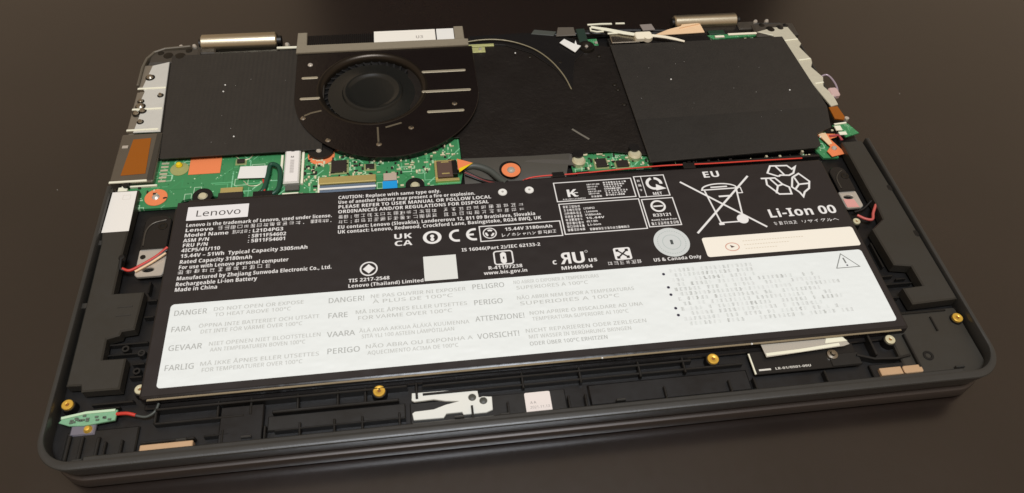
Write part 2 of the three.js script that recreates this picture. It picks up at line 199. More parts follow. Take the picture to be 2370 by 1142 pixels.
part(laptop, 'screw_ring', ring(0.4, -11.4, 1.2, 4.0, 13.9, 14.25), M.orange, 'orange ring round a pale screw'); part(laptop, 'screw', lathe(0.4, -11.2, [[0, 15.3], [1, 15.2], [1.7, 14.6], [1.9, 13.9]], 18), M.silver); part(laptop, 'screw_ear', ring(0.2, -12.4, 2.6, 4.6, 13.4, 13.85), M.black);  // black ear behind the orange ring
part(laptop, 'wire_sleeve', tube([[-22, 13.4, -14], [-15, 13.8, -15.2], [-9, 14, -12], [-5, 14.4, -6.5], [-2.6, 15, -3]], 1.5), M.wireGrey, 'dark sleeve of the battery wires');
for (let k = 0; k < 3; k++) part(laptop, 'wire', tube([[-19, 13.6, -13 + k], [-12, 12.8, -8.4 + k * 0.6], [-8, 13.6, -6 + k * 0.8], [-2.5 + k * 2, 14.8, -3.2]], 0.5), [M.wireBlack, std(0x7a3430, 0.5), M.wireBlack][k]);

// ---------- dark sheets over the board ----------
part(laptop, 'cover_sheet', poly([[-143.8, -29.8], [-78, -29.8], [-78, -97.6], [-148.6, -97.6]], 14.2, 15, 0.12), M.sheet, 'matt charcoal sheet left of the fan');
part(laptop, 'cover_sheet', poly([[60.2, -9.6], [136, -12.0], [138.6, -13.4], [139.6, -20.6], [147.6, -24], [151.4, -38], [148.6, -90.5], [59.5, -90]], 14.4, 15.3, 0.12), M.sheetFlat, 'matt charcoal sheet at the right');
part(laptop, 'sheet_spacer', [poly([[-145.4, -31], [-79, -31], [-79, -97], [-149.4, -97]], 12.3, 14.25, 0)], M.black);
part(laptop, 'sheet_overlay', poly([[60.9, -10.2], [135.6, -12.6], [138, -14], [139, -20.9], [146.9, -24.4], [150.4, -37.6], [60.4, -36.0]], 15.28, 15.36, 0.03), std(0x2a2825, 0.45, 0, { roughnessMap: smudgeT, bumpMap: mottleT, bumpScale: 0.00006 }), 'smoother front strip of the right sheet');
part(laptop, 'sheet_spacer', poly([[62, -11.5], [136, -12.6], [142, -24], [150, -37], [148.6, -91], [62, -91]], 12.2, 14.45, 0), M.black);
part(laptop, 'cover_sheet', poly([[-40, -34], [-19.6, -33], [-19.6, -20], [10, -19.2], [28, -19.2], [45, -19], [62.6, -15], [62.6, -90], [50, -92.5], [-9, -97.5], [-40, -97.5]], 13.2, 13.8, 0.12), M.sheetDark, 'mottled dark sheet between fan and right cover');
{ // front flap of the middle sheet bends down, caught light put into its colour
  const g = new THREE.PlaneGeometry(1, 1, 24, 10), p = g.attributes.position;
  for (let i = 0; i < p.count; i++) { const u = p.getX(i) + 0.5, v = 0.5 - p.getY(i); const x = -19.4 + u * (46.5 - 4 * v) , z0 = -20.4 + 0.8 * u, z1 = -5.2 - 0.6 * u; p.setXYZ(i, x, 13.75 - 2.3 * v * v + 0.25 * Math.sin(u * 7) * v, z0 + (z1 - z0) * v); }
  g.computeVertexNormals(); part(laptop, 'lit_sheet_flap', g, std(0x4a4740, 0.38, 0, { side: THREE.DoubleSide, roughnessMap: smudgeT }));
}
part(laptop, 'cover_sheet', poly([[-9, -97], [-9, -103.2], [20, -104], [36, -101], [46, -96], [49.4, -90.8], [40, -80], [35.4, -60], [30, -75], [20, -88], [8, -95]], 13.85, 14.3, 0.15), M.film, 'glossy black film curving under the pale wire');
part(laptop, 'bright_facet', poly([[6, -16], [29, -12.6], [28, -19.6], [12, -19.4]], 12.2, 13.6, 0.5), std(0x54504a, 0.4));  // bright facet of the sheet, its sheen put into the paler grey
for (const [x, z] of [[27.5, -84.5], [52.8, -83.5], [56, -62], [56.8, -58.4], [19, -85.5], [33, -80], [57.5, -48]]) part(laptop, 'screw', lathe(x, z, [[0, 14.6], [0.7, 14.5], [1.1, 14.1], [1.1, 13.7]], 14), M.darkSteel);
part(laptop, 'scratch', strip([[30.6, -34], [33.6, -30.6], [37, -27]], 0.9, 13.75, 14.0, 0.05), std(0x8d887c, 0.4, 0.5));
part(laptop, 'antenna_cable', tube([[-11, 15.3, -97.4], [-4, 15.5, -98.2], [4, 15.5, -98], [13, 15.3, -95.4], [22, 15, -89.5], [28.5, 14.6, -81], [33, 14.3, -70], [35, 14.1, -60]], 0.34, 60), std(0x8f866c, 0.35, 0.3), 'thin pale wire curving right of the fan');

// ---------- fan ----------
const FX = -56.3, FZ = -66.6;
const fanS = new THREE.Shape(); fanS.moveTo(-91, 93.6); fanS.lineTo(-90.9, 63); fanS.absarc(-49.6, 63, 41.3, Math.PI, Math.PI * 2, false); fanS.lineTo(-8.4, 93.6); fanS.lineTo(-91, 93.6);
const fh = new THREE.Path(); fh.absarc(FX, -FZ, 23.4, 0, Math.PI * 2, true); fanS.holes.push(fh);
const fan = part(laptop, 'cooling_fan', toCreasedNormals(ext(fanS, 14.9, 16, 0.25, 40), 0.4), M.fan, 'round cooling fan with glossy dark brown cover');
const caseS = new THREE.Shape(); caseS.moveTo(-90.4, 92.6); caseS.lineTo(-90.2, 63); caseS.absarc(-49.6, 63, 40.6, Math.PI, Math.PI * 2, false); caseS.lineTo(-9, 92.6); caseS.lineTo(-90.4, 92.6);
const ch = new THREE.Path(); ch.absarc(FX, -FZ, 26, 0, Math.PI * 2, true); caseS.holes.push(ch);
part(fan, 'housing', [toCreasedNormals(ext(caseS, 11.6, 14.9, 0.1, 40), 0.4), cyl(FX, FZ, 26.2, 12.0, 12.75, 26.2, 48)], M.black);
part(fan, 'inlet_lip', lathe(FX, FZ, [[22, 12.8], [22.1, 14.6], [22.7, 15.5], [23.6, 16.15], [24.3, 16.3], [25, 16.05]], 72), std(0x332c24, 0.3, 0.7));
part(fan, 'hub', lathe(FX, FZ + 1.4, [[0, 14.7], [9.6, 14.75], [10.6, 14.9], [11.4, 15.5], [12.3, 15.7], [13.2, 15.4], [13.8, 14.6], [15.4, 14.2], [18, 13.9], [20.2, 13.7], [20.4, 12.7]], 56), M.hub, 'round dark hub');
{ const b = []; for (let k = 0; k < 37; k++) { const a = k / 37 * Math.PI * 2; const g = new THREE.BoxGeometry(6.4, 1.2, 0.9); g.rotateY(0.5); g.translate(19, 13.1, 0); g.rotateY(a); g.translate(FX, 0, FZ + 0.6); b.push(g); } part(fan, 'impeller', b, M.blade); }
for (const [x0, x1, z, dz] of [[-33.6, -13, -75.4, 0], [-34.2, -11.8, -61.5, 0], [-32.6, -16, -47.9, 0], [-88.2, -80.8, -75.1, 0], [-88.4, -79.4, -60.9, 0]]) part(fan, 'lit_cover_slot', rbox(x0, x1, z - 0.75, z + 0.75, 0.7, 15.95, 16.3, 0.14), std(0xc9bfa6, 0.35, 0.6));  // embossed grooves; the light they catch is put into the pale colour
part(fan, 'lit_cover_slot', strip([[-86, -49.8], [-83, -51.4], [-78.6, -52.6]], 0.9, 15.95, 16.2, 0.08), M.fanLitEdge); part(fan, 'lit_cover_slot', strip([[-54.4, -40], [-54.2, -31]], 0.8, 15.95, 16.2, 0.08), M.fanLitEdge); part(fan, 'lit_cover_slot', strip([[-51, -39.6], [-44, -42]], 0.9, 15.95, 16.2, 0.08), M.fanLitEdge);  // fainter grooves, their glint put into the colour likewise
for (const [x, z] of [[-84.6, -84.5], [-54, -29.4], [-75.4, -33.6], [-86.4, -48.2], [-20, -52.5], [-40, -38.5]]) part(fan, 'screw', lathe(x, z, [[0, 16.7], [0.8, 16.6], [1.2, 16.2], [1.2, 15.9]], 16), x < -80 && z < -80 ? M.silver : M.steel);
part(fan, 'mounting_ear', [toCreasedNormals(ext(rrShape(-84, -73.4, -40, -25.6, 4.6, 1), 12.8, 14.2, 0.2, 10), 0.5)], M.film); part(fan, 'screw', lathe(-79.4, -29.6, [[0, 15], [0.8, 14.9], [1.2, 14.4], [1.2, 14.1]], 16), M.silver);

// ---------- rear edge: heat sink, foam, tapes, hinges ----------
const fins = part(laptop, 'heat_sink', [box(-87, -16.6, -108, -98.4, 9, 15.2, 0.2)], M.black); { for (let k = 0; k < 34; k++) part(fins, 'fin', box(-86.4 + k * 0.95, -86.1 + k * 0.95, -107.6, -98.8, 15.2, 15.5, 0.02), M.fan); }
const foam = part(laptop, 'foam_strip', [poly([[-91.4, -93.0], [-10, -93.4], [-9.8, -98], [-12.4, -98.4], [-86.6, -98.4], [-86.8, -108.2], [-91.2, -108.2]], 15.6, 17.0, 0.3), box(-16.2, -11.6, -108.4, -98.5, 15.4, 16.9, 0.3)], M.foam, 'grey foam strip along the back of the fan');
part(foam, 'rear_tape', flatUV(box(-55, -25.4, -107, -97.6, 16.5, 16.7, 0.05), -55, -25.4, -107, -97.6), new THREE.MeshPhysicalMaterial({ roughness: 0.5, map: canvasTex(256, 80, (c) => { c.fillStyle = '#eee9dc'; c.fillRect(0, 0, 256, 80); c.fillStyle = '#b0aaa0'; c.font = 'bold 26px sans-serif'; c.fillText('U3', 172, 58); }) }), 'white tape behind the fan', [-55, -25.4, -107, -97.6]);
part(foam, 'rear_tape', box(-24.8, -16.4, -107, -97.4, 16.5, 16.72, 0.05), M.white); part(foam, 'tape_backing', box(-55, -16.4, -106.8, -97.8, 15.2, 16.48, 0.1), M.black);
part(laptop, 'rear_wire', tube([[-101, 14, -101], [-98, 14.4, -100.4], [-91, 14.6, -100]], 0.7), M.ivory); part(laptop, 'screw', lathe(-96.4, -102.6, [[0, 15.4], [0.9, 15.2], [1.3, 14.4], [1.3, 13]], 16), M.silver);
part(laptop, 'contact_strip', [box(-11, 2.6, -96.6, -94.8, 13.8, 14.4, 0.1), box(-9, -2, -94.4, -90.6, 13.6, 14.2, 0.1)], std(0xc8c888, 0.4, 0.4)); part(laptop, 'screw', lathe(-4.4, -92.6, [[0, 15], [0.6, 14.9], [0.9, 14.4], [0.9, 14]], 14), M.silver);
function barrel(x0, x1, z, y, r) {
  const g = new THREE.CylinderGeometry(r, r, x1 - x0 - 1, 40, 1, true); g.rotateZ(Math.PI / 2); g.translate((x0 + x1) / 2, y, z);
  const e = [x0, x1].map((x, i) => { const c = new THREE.CylinderGeometry(i ? r - 0.6 : r, i ? r : r - 0.6, 0.6, 40); c.rotateZ(-Math.PI / 2); c.translate(x + (i ? -0.3 : 0.3), y, z); return c; });
  const b = part(laptop, 'hinge_barrel', [toCreasedNormals(g, 0.5), ...e.map((q) => toCreasedNormals(q, 0.6))], M.barrel, 'brushed champagne metal hinge barrel');
  const core = new THREE.CylinderGeometry(r * 0.6, r * 0.6, x1 - x0 + 3, 24); core.rotateZ(Math.PI / 2); core.translate((x0 + x1) / 2 + 0.4, y, z); part(b, 'axle', core, M.black);
}
barrel(-136.6, -101.4, -107.6, 13.2, 4.4); barrel(97, 130, -108.2, 13.0, 3.9);
part(laptop, 'black_hinge_block', [box(110, 131, -104.6, -98, 10.4, 12.6, 0.4)], M.film);  // black block in front of the right hinge barrel
// rear corner hinge knuckles
for (const s of [-1, 1]) {
  const X = (x) => s * x, bx = (x0, x1, ...r) => box(Math.min(X(x0), X(x1)), Math.max(X(x0), X(x1)), ...r);
  const k = part(laptop, 'hinge_mount', [bx(136.5, 158.8, -102.6, -92.6, 9, 14.8, 0.9), bx(130, 140, -106.5, -100.4, 10.5, 13.6, 0.6)], std(0x453f37, 0.38, 0.15, { bumpMap: wrinkleT, bumpScale: 0.0006 }), 'dark knuckled hinge mount');
  for (const [x, z, r] of [[150.4, -98, 2.2], [145, -97, 2.6], [154, -100, 1.4], [141.5, -101, 1.5]]) part(k, 'bolt', lathe(X(x), z, [[0, 15.0], [r * 0.5, 15.1], [r, 14.9], [r * 1.1, 14.2]], 18), s > 0 && x > 150 ? M.film : M.darkSteel);
  for (const x of [139.6, 145.6]) part(k, 'rivet', lathe(X(x), -104.8, [[0, 15.2], [0.7, 15.1], [1.1, 14.4], [1.1, 13]], 14), M.silver);
}

// ---------- metal shields on both sides ----------
const sl = part(laptop, 'port_shield', poly([[-156.4, -91.2], [-149.2, -93.4], [-146.2, -46.6], [-157.4, -46.8], [-156.6, -57], [-158.6, -60], [-157, -73], [-158.4, -76]], 14, 14.8, 0.2), M.tin, 'pale metal port shield');
for (const z of [-75, -61.2, -48]) part(sl, 'fold', box(-160.2, -148 + (z + 75) * 0.03, z - 0.5, z + 0.5, 14.5, 15.1, 0.15), M.ivory);
for (const [x, z, r] of [[-156, -82.5, 1.6], [-157, -63, 1.7], [-155.6, -60, 1.2], [-158, -58.4, 1.2], [-149.6, -69.8, 0.9], [-157.4, -66.4, 1.0], [-155.4, -53, 1.0]]) { const q = part(sl, 'bolt', lathe(x, z, [[0, 16.1], [r * 0.6, 16], [r, 15.4], [r, 14.6]], 16), M.steel); part(q, 'bolt_ring', ring(x, z, r, r + 0.5, 14.7, 15), M.darkSteel); }
part(laptop, 'side_ports', [box(-160.2, -155.8, -92, -76.4, 9, 14.5, 0.4), box(-160.4, -156.4, -73.4, -62.6, 9, 14.4, 0.4), box(-160.4, -156.4, -59.6, -47.6, 9, 14.4, 0.4), box(-160, -157.6, -92, -46, 8.9, 13.2, 0.3)], std(0x8d8373, 0.45, 0.5, { bumpMap: wrinkleT, bumpScale: 0.0004 }));
const usb = part(laptop, 'usb_socket', rbox(-161.6, -144.6, -45.8, -17.6, 0.8, 10.8, 14.8, 0.4), std(0x8f8b82, 0.35, 0.9, { roughnessMap: smudgeT }), 'metal socket with an amber film window');
part(usb, 'window_film', poly([[-157.8, -21.4], [-148.2, -21.8], [-149.2, -42.6], [-156.4, -42.2]], 14.75, 14.95, 0.05), M.amber, 'amber film'); part(usb, 'side_rail', box(-147.2, -144.9, -45, -18, 14.75, 15.1, 0.15), std(0x5f5c55, 0.4, 0.8)); part(usb, 'front_edge', box(-161.6, -147, -18.4, -17.4, 14.4, 15.1, 0.15), M.ivory); part(usb, 'tongue', box(-160, -157.6, -38.5, -37, 14.75, 15.3, 0.1), M.silver);
part(laptop, 'board_rail', [box(-157, -143.4, -16.9, -16.1, 12.4, 13.4, 0.1), box(-158, -154.4, -16, -12.6, 12.3, 13.8, 0.2)], M.ivory); part(laptop, 'black_hole', cyl(-155, -16.4, 1.3, 12.8, 14.6), M.black);
const sr = part(laptop, 'port_shield', poly([[137, -95.4], [144.5, -92.0], [150.4, -56], [153.6, -38], [157.4, -39], [157.6, -46], [155.4, -52], [157.8, -58.4], [154.8, -66.4], [156.6, -69.6], [157.2, -72.4], [154.6, -82], [156.6, -84.6], [156.2, -88.6], [154.6, -98.4], [145, -98.6], [143, -97.4]], 14, 15.0, 0.2), M.foil, 'stepped pale metal shield');
for (const [a, b] of [[[148, -87.2], [156, -88]], [[150.4, -71.6], [156.8, -72.4]], [[152, -54], [156.4, -54.6]]]) part(sr, 'fold', strip([a, b], 0.8, 14.9, 15.3, 0.15), M.ivory);
part(laptop, 'antenna_loop', tube([[155.6, 14.5, -58.6], [160.4, 14.6, -60.2], [162, 14.6, -55], [161, 14.4, -48], [158, 14.2, -44.2]], 0.5), std(0xb9a9b4, 0.3, 0.4)); part(laptop, 'plug', rbox(156.6, 161.2, -50.5, -44.6, 1.4, 12.8, 15.4, 0.5), std(0xc9aaa2, 0.5));
part(laptop, 'flex_film', poly([[152.4, -30.4], [157.8, -28.8], [157, -38.4], [152.6, -38.0]], 13.6, 14.4, 0.1), M.amber, 'amber film'); part(laptop, 'plug', cyl(157.4, -29.2, 1, 13.4, 15.4), M.silver);
part(laptop, 'side_board', poly([[149.6, -26.4], [157.4, -27.2], [160.2, -20.6], [153.2, -18.6]], 13.2, 14, 0.15), pcbM, 'green side board'); part(laptop, 'side_board_parts', [box(149.8, 152.8, -25.4, -22.4, 14, 14.8), box(150.4, 154, -21.6, -19.6, 14, 14.6), strip([[150.6, -26.6], [156.6, -27.2]], 0.9, 13.9, 14.6)], M.ivory);
part(laptop, 'flex_tape', poly([[140.6, -22.6], [149.4, -21.6], [149.6, -19.8], [145.8, -18.6], [149.4, -9.2], [142.4, -7.8], [141.4, -11.2], [144, -14]], 12.9, 13.3, 0.08), M.orange, 'orange folded tape'); part(laptop, 'flex_tape', strip([[146, -20], [150.4, -20.4], [150.6, -17]], 1.2, 13.3, 13.9, 0.1), std(0xa84448, 0.4)); part(laptop, 'flex_tape', poly([[140.8, -22.8], [145, -22.2], [145.4, -15.4], [143.4, -14.8]], 13.3, 13.6, 0.05), M.tan); part(laptop, 'screw', lathe(145, -12.4, [[0, 14.4], [0.8, 14.3], [1.2, 13.8], [1.2, 13.2]], 14), M.silver);

// ---------- cables and tape along the rear edge ----------
part(laptop, 'cable_bundle', [tube([[20, 12, -102.4], [34, 12.4, -103.2], [50, 12.6, -103], [72, 12, -102], [90, 11.4, -102]], 1.5), tube([[16, 11.6, -103.6], [40, 12, -105], [70, 12, -105], [92, 11.4, -104]], 1.3)], M.wireBlack);
part(laptop, 'rear_tape', poly([[22, -102.6], [33, -100.4], [35, -103.6], [24, -106]], 13.8, 14.6, 0.2), M.wireGrey); part(laptop, 'rear_tape', poly([[34, -99], [44, -99], [44, -105.6], [36, -106]], 14.6, 15.4, 0.3), std(0x5d564c, 0.5)); part(laptop, 'rear_clip', [box(45, 49.5, -105, -93, 12.5, 14.8, 0.4)], std(0x24352c, 0.45));
const tag = part(laptop, 'white_tag', poly([[34.8, -93.6], [41.2, -85.6], [45, -90.4], [43.2, -91.4], [43, -95], [42, -92], [37.6, -96.4]], 15, 15.4, 0.1), M.white, 'crumpled white tape tag');
part(laptop, 'round_boss', lathe(47.8, -90.4, [[0, 14.9], [1, 14.7], [2.6, 15.4], [3.8, 15.2], [4.2, 13.6]], 24), M.darkSteel); part(laptop, 'screw', lathe(47.8, -90.4, [[0, 15.4], [0.6, 15.3], [0.9, 14.8]], 12), M.silver);
part(laptop, 'board_corner', box(49.4, 54.4, -97.6, -92.4, 12.4, 13.6, 0.1), pcbM); part(laptop, 'screw', lathe(53.4, -94, [[0, 14.6], [0.6, 14.5], [0.9, 14]], 12), M.silver);
part(laptop, 'display_connector', box(61, 75, -99.4, -92, 13, 15, 0.3), M.steel, 'small metal connector');
const tie = part(laptop, 'cable_tie', [strip([[52.4, -104.2], [60, -101.6], [68, -98.4], [76, -95.8]], [1.5, 2.2, 2.2, 2], 15.4, 16.2, 0.25), strip([[51.2, -106.4], [58, -106.6], [63.8, -106.4]], 1.0, 15.2, 15.9), strip([[52.2, -104], [52, -101.6], [55, -100.4], [58.4, -100.6]], 0.9, 15.2, 15.9)], M.ivory, 'white cable tie with its tail sticking out');
part(tie, 'head', [rbox(73, 81.6, -97.4, -92.0, 1.2, 14.6, 17, 0.4), cyl(79, -93, 2.1, 15, 17.2)], M.cream); part(tie, 'tail', strip([[81, -94.6], [88, -92.8], [93, -90.6], [96.8, -88.6]], [1.8, 1.9, 1.6, 1], 16, 16.7, 0.2), M.cream);
part(laptop, 'cable_strip', strip([[65.8, -106.8], [70.5, -106.6]], 0.9, 15, 15.7), M.ivory); part(laptop, 'cable_strip', strip([[60, -98.6], [66.5, -98.8]], 0.9, 15.2, 15.9), M.ivory);
part(laptop, 'tan_tape', [poly([[83.4, -97.2], [96, -97.6], [110.4, -98], [110, -105.2], [100.4, -104.2], [92, -101.6]], 13.8, 14.4, 0.15), poly([[98, -101.6], [109.8, -104.6], [108, -104.9], [100, -104.4]], 14.4, 14.9, 0.1)], M.tan, 'creased tan tape'); part(laptop, 'rear_tape', poly([[79, -101.4], [85.4, -101.6], [84.6, -106.4], [78.4, -106.2]], 14, 14.6, 0.1), std(0x8a8078, 0.5));
part(laptop, 'rear_board', [poly([[113.6, -92.8], [138.6, -94.4], [139.4, -96.6], [111.2, -96.0]], 12.6, 13.8, 0.15)], pcbM); part(laptop, 'rear_strip', [box(122, 137.6, -96.2, -94.8, 13.8, 14.4, 0.15), box(114.6, 119.4, -94.6, -93.2, 13.8, 14.6, 0.15)], M.cream); part(laptop, 'rear_clip', box(112.5, 121, -99.6, -96.4, 12, 14.2, 0.4), std(0x1b3a28, 0.4));
part(laptop, 'rear_filler', box(-10, 20, -102.6, -97.6, 11, 14.0, 0.4), M.film);
for (const q of [[96, 112, -101.5, -98, 11, 13.4], [-100, -90, -101.5, -93, 11, 14], [60, 112, -97.5, -90.6, 12, 13.6], [-149, -92, -101.8, -97.4, 10.4, 12.9]]) part(laptop, 'rear_filler', box(...q, 0.3), M.film);

// ---------- battery ----------
const BX0 = -133.4, BX1 = 134.6, BZ0 = -4.3, BZ1 = 81.6;
const bat = part(laptop, 'battery', [toCreasedNormals(ext(shapeOf([[BX0, BZ1 - 1], [BX0 + 1.4, BZ1], [BX1 - 1, BZ1], [BX1, BZ1 - 1], [BX1, BZ0 + 1], [BX1 - 1, BZ0], [5, BZ0], [4, BZ0 + 0.9], [-20, BZ0 + 0.9], [-21, BZ0], [-75, BZ0], [-86, BZ0 - 0.6], [-116, BZ0 - 0.6], [-128.6, BZ0 - 0.6], [-130, BZ0 + 3], [BX0, BZ0 + 3.4]]), 11, 15.9, 0.8, 4, 2), 0.5)], std(0x1d1918, 0.36, 0, { roughnessMap: smudgeT, bumpMap: wrinkleT, bumpScale: 0.0002 }), 'large flat black battery pack covered in white print');
part(bat, 'edge_glint', [box(BX0 + 2.5, BX1 - 3, BZ1 - 0.5, BZ1 + 0.25, 14.7, 15.6, 0.3)], std(0xa89b80, 0.35, 0.5)); part(bat, 'side_flange', [box(BX0 + 1, BX1 - 2, BZ1 - 0.2, BZ1 + 1.6, 11, 12.2, 0.3)], M.film);  // pale strip along the front: highlight on the battery bevel put into colour
const PX = 7.6;
function canvasBattery(c, w, h) {
  const X = (x) => (x + 134) * PX, Z = (z) => (z + 5) * PX;
  c.fillStyle = '#262120'; c.fillRect(0, 0, w, h);
  const ink = '#e9e7e2'; c.fillStyle = ink; c.strokeStyle = ink; c.lineCap = 'butt'; c.lineJoin = 'miter';
  const T = (s, x0, x1, z, size = 2.25, wt = 'bold') => { c.save(); c.font = `${wt} ${size * PX}px sans-serif`; const m = c.measureText(s).width; c.translate(X(x0), Z(z)); c.scale((x1 - x0) * PX / m, 1); c.fillText(s, 0, 0); c.restore(); };
  const K = (n, x0, x1, z, size = 2) => { const p = (x1 - x0) / n; for (let k = 0; k < n; k++) { const a = X(x0 + k * p), b = Z(z - size), s = Math.min(p * 0.88, size) * PX, t = size * PX; c.lineWidth = 1.5; c.beginPath(); const nh = 2 + Math.floor(rnd() * 3); for (let q = 0; q < nh; q++) { const y = b + t * (q + 0.5 * rnd() + 0.2) / nh; c.moveTo(a + s * rr(0, 0.2), y); c.lineTo(a + s * rr(0.8, 1), y); } const nv = 1 + Math.floor(rnd() * 3); for (let q = 0; q < nv; q++) { const x = a + s * (q + 0.7 * rnd() + 0.2) / nv; c.moveTo(x, b + t * rr(0, 0.2)); c.lineTo(x, b + t * rr(0.8, 1)); } if (rnd() < 0.4) { c.moveTo(a + s * 0.5, b + t * 0.4); c.lineTo(a + s * rr(0, 1), b + t); } c.stroke(); } };
  const KANA = { リ: [[2, 1, 2, 6], [8, 1, 8, 5, 5, 9]], サ: [[0, 3, 10, 3], [3, 1, 3, 6], [7, 1, 7, 5, 4, 9]], イ: [[8, 1, 1, 5], [5, 3, 5, 9]], ク: [[4, 1, 1, 5], [3, 2, 9, 2, 3, 9]], ル: [[3, 1, 3, 6, 0, 9], [6, 1, 6, 9, 10, 5]], ヘ: [[0, 6, 4, 3, 10, 8]], レ: [[2, 1, 2, 9, 9, 5]], ノ: [[8, 1, 1, 9]], ボ: [[1, 3, 9, 3], [5, 1, 5, 9], [2, 5, 1, 8], [8, 5, 9, 8]], ジ: [[2, 1, 4, 3], [1, 4, 3, 6], [1, 9, 9, 4]], ャ: [[2, 5, 9, 4, 7, 6], [4, 3, 5, 9]], パ: [[3, 2, 1, 9], [6, 2, 9, 9]], ン: [[1, 2, 4, 4], [1, 9, 9, 3]] };
  const J = (str, x0, x1, z, size) => { const p = (x1 - x0) / str.length; c.lineWidth = 2; [...str].forEach((ch, k) => { for (const q of KANA[ch]) { c.beginPath(); for (let m = 0; m < q.length; m += 2) { const a = X(x0 + (k + 0.85 * q[m] / 10) * p), b = Z(z - size + size * q[m + 1] / 10); m ? c.lineTo(a, b) : c.moveTo(a, b); } c.stroke(); } }); };
  const line = (w_, ...p) => { c.lineWidth = w_ * PX; c.beginPath(); p.forEach(([x, z], i) => i ? c.lineTo(X(x), Z(z)) : c.moveTo(X(x), Z(z))); c.stroke(); };
  const rect = (x0, x1, z0, z1, w_ = 0.5) => { c.lineWidth = w_ * PX; c.strokeRect(X(x0), Z(z0), (x1 - x0) * PX, (z1 - z0) * PX); };
  const circ = (x, z, r, w_) => { c.beginPath(); c.arc(X(x), Z(z), r * PX, 0, 7); if (w_) { c.lineWidth = w_ * PX; c.stroke(); } else c.fill(); };
  // left block
  T('Lenovo is the trademark of Lenovo, used under license.', -128, -72.9, 9.3);
  T('Lenovo', -128, -117.5, 11.8); K(13, -116, -84.5, 11.9); T('.', -84, -83.4, 11.8); K(5, -81, -74, 11.9); T('.', -73.6, -73, 11.8);
  T('Model Name', -128, -111.6, 14.3); K(4, -110.4, -104.6, 14.4); T(': L21D4PG3', -104.2, -91.2, 14.3);
  T('ASM P/N', -128, -118.4, 16.8); T(': SB11F54602', -104.2, -90, 16.8); T('FRU P/N', -128, -118.6, 19.2); T(': 5B11F54601', -104.2, -90, 19.2);
  T('4ICP5/41/110', -128, -114, 21.6); T('15.44V \u2013 51Wh  Typical Capacity 3305mAh', -128, -81.6, 24.2); T('Rated Capacity 3180mAh', -128, -101.8, 27); T('For use with Lenovo personal computer', -128, -88.5, 29.4); K(12, -128, -94, 31.9);
  T('Manufactured by Zhejiang Sunwoda Electronic Co., Ltd.', -128, -72.5, 34.4); T('Rechargeable Li-ion Battery', -128, -99.3, 37.1); T('Made in China', -128, -113, 39.5);
  // middle block
  T('CAUTION: Replace with same type only.', -70.7, -29.8, 0.2); T('Use of another battery may present a fire or explosion.', -70.7, -16, 2.7); T('PLEASE REFER TO USER MANUAL OR FOLLOW LOCAL', -70.7, -9.8, 5.2); T('ORDINANCES AND/OR REGULATIONS FOR DISPOSAL', -70.7, -11, 7.7);
  for (const z of [10.6, 13.1]) { K(2, -70.5, -66.4, z); T(':', -65.8, -65.2, z); K(13, -64.4, -31.5, z); K(11, -29.4, 3.6, z); }
  T('EU contact: Lenovo (Slovakia), Landererova 12, 811 09 Bratislava, Slovakia', -70.7, 6.8, 15.6); T('UK contact: Lenovo, Redwood, Crockford Lane, Basingstoke, RG24 8WQ, UK', -70.7, 8.7, 18);
  T('UK', -49.6, -42.4, 22.8, 3.6); T('CA', -49.4, -42.4, 26.2, 3.6);
  c.beginPath(); c.ellipse(X(-34.7), Z(23.2), 3.6 * PX, 3.2 * PX, 0, 0, 7); c.fill(); c.fillStyle = '#262120'; circ(-34.7, 23.2, 2.2); c.fillStyle = ink; circ(-34.7, 22.6, 0.8); circ(-34.7, 24.2, 0.8); line(0.8, [-34.7, 22], [-34.7, 25]);
  c.lineWidth = 1.1 * PX; c.beginPath(); c.arc(X(-25.2), Z(23.2), 2.5 * PX, Math.PI * 0.5, Math.PI * 1.5); c.stroke(); c.beginPath(); c.arc(X(-18.6), Z(23.2), 2.5 * PX, Math.PI * 0.5, Math.PI * 1.5); c.stroke(); line(1, [-21, 23.2], [-18.6, 23.2]); line(1.1, [-25.3, 20.7], [-24.2, 20.7]); line(1.1, [-25.3, 25.7], [-24.2, 25.7]); line(1.1, [-18.7, 20.7], [-17.6, 20.7]); line(1.1, [-18.7, 25.7], [-17.6, 25.7]);
  rect(-16.2, 15.8, 19.6, 27, 0.5); circ(-12.4, 23.2, 2.5, 0.5); c.lineWidth = 0.9 * PX; for (let k = 0; k < 3; k++) { c.beginPath(); c.arc(X(-12.4), Z(23.2), 1.4 * PX, k * 2.09, k * 2.09 + 1.3); c.stroke(); }
  T('15.44V 3180mAh', -6.4, 12.6, 22.6, 2); J('レノボジャパン', -8, 6, 25.6, 1.9); K(4, 6.2, 14, 25.6, 1.9);
  T('IS 16046(Part 2)/IEC 62133-2', -24, 6.4, 31.2, 2.1);
  c.lineWidth = 0.6 * PX; c.beginPath(); c.roundRect(X(-12), Z(32.4), 7 * PX, 6.2 * PX, PX); c.stroke(); circ(-8.5, 34, 1.1); circ(-8.5, 37.2, 1.1); line(1.0, [-9.2, 33.6], [-9.2, 37.4]); line(0.8, [-7.8, 33.6], [-7.8, 37.4]);
  T('R-41197238', -14.9, -1.8, 40.7, 2); T('www.bis.gov.in', -16.7, -0.2, 42.9, 2.1);
  circ(-59, 35.9, 3.0, 0.6); c.beginPath(); c.moveTo(X(-59), Z(33.7)); c.lineTo(X(-56.8), Z(35.9)); c.lineTo(X(-59), Z(38.1)); c.lineTo(X(-61.2), Z(35.9)); c.fill(); T('TIS 2217-2548', -66.4, -51.4, 41.4, 2.1); T('Lenovo (Thailand) Limited', -66.6, -39, 43.8, 2.1);
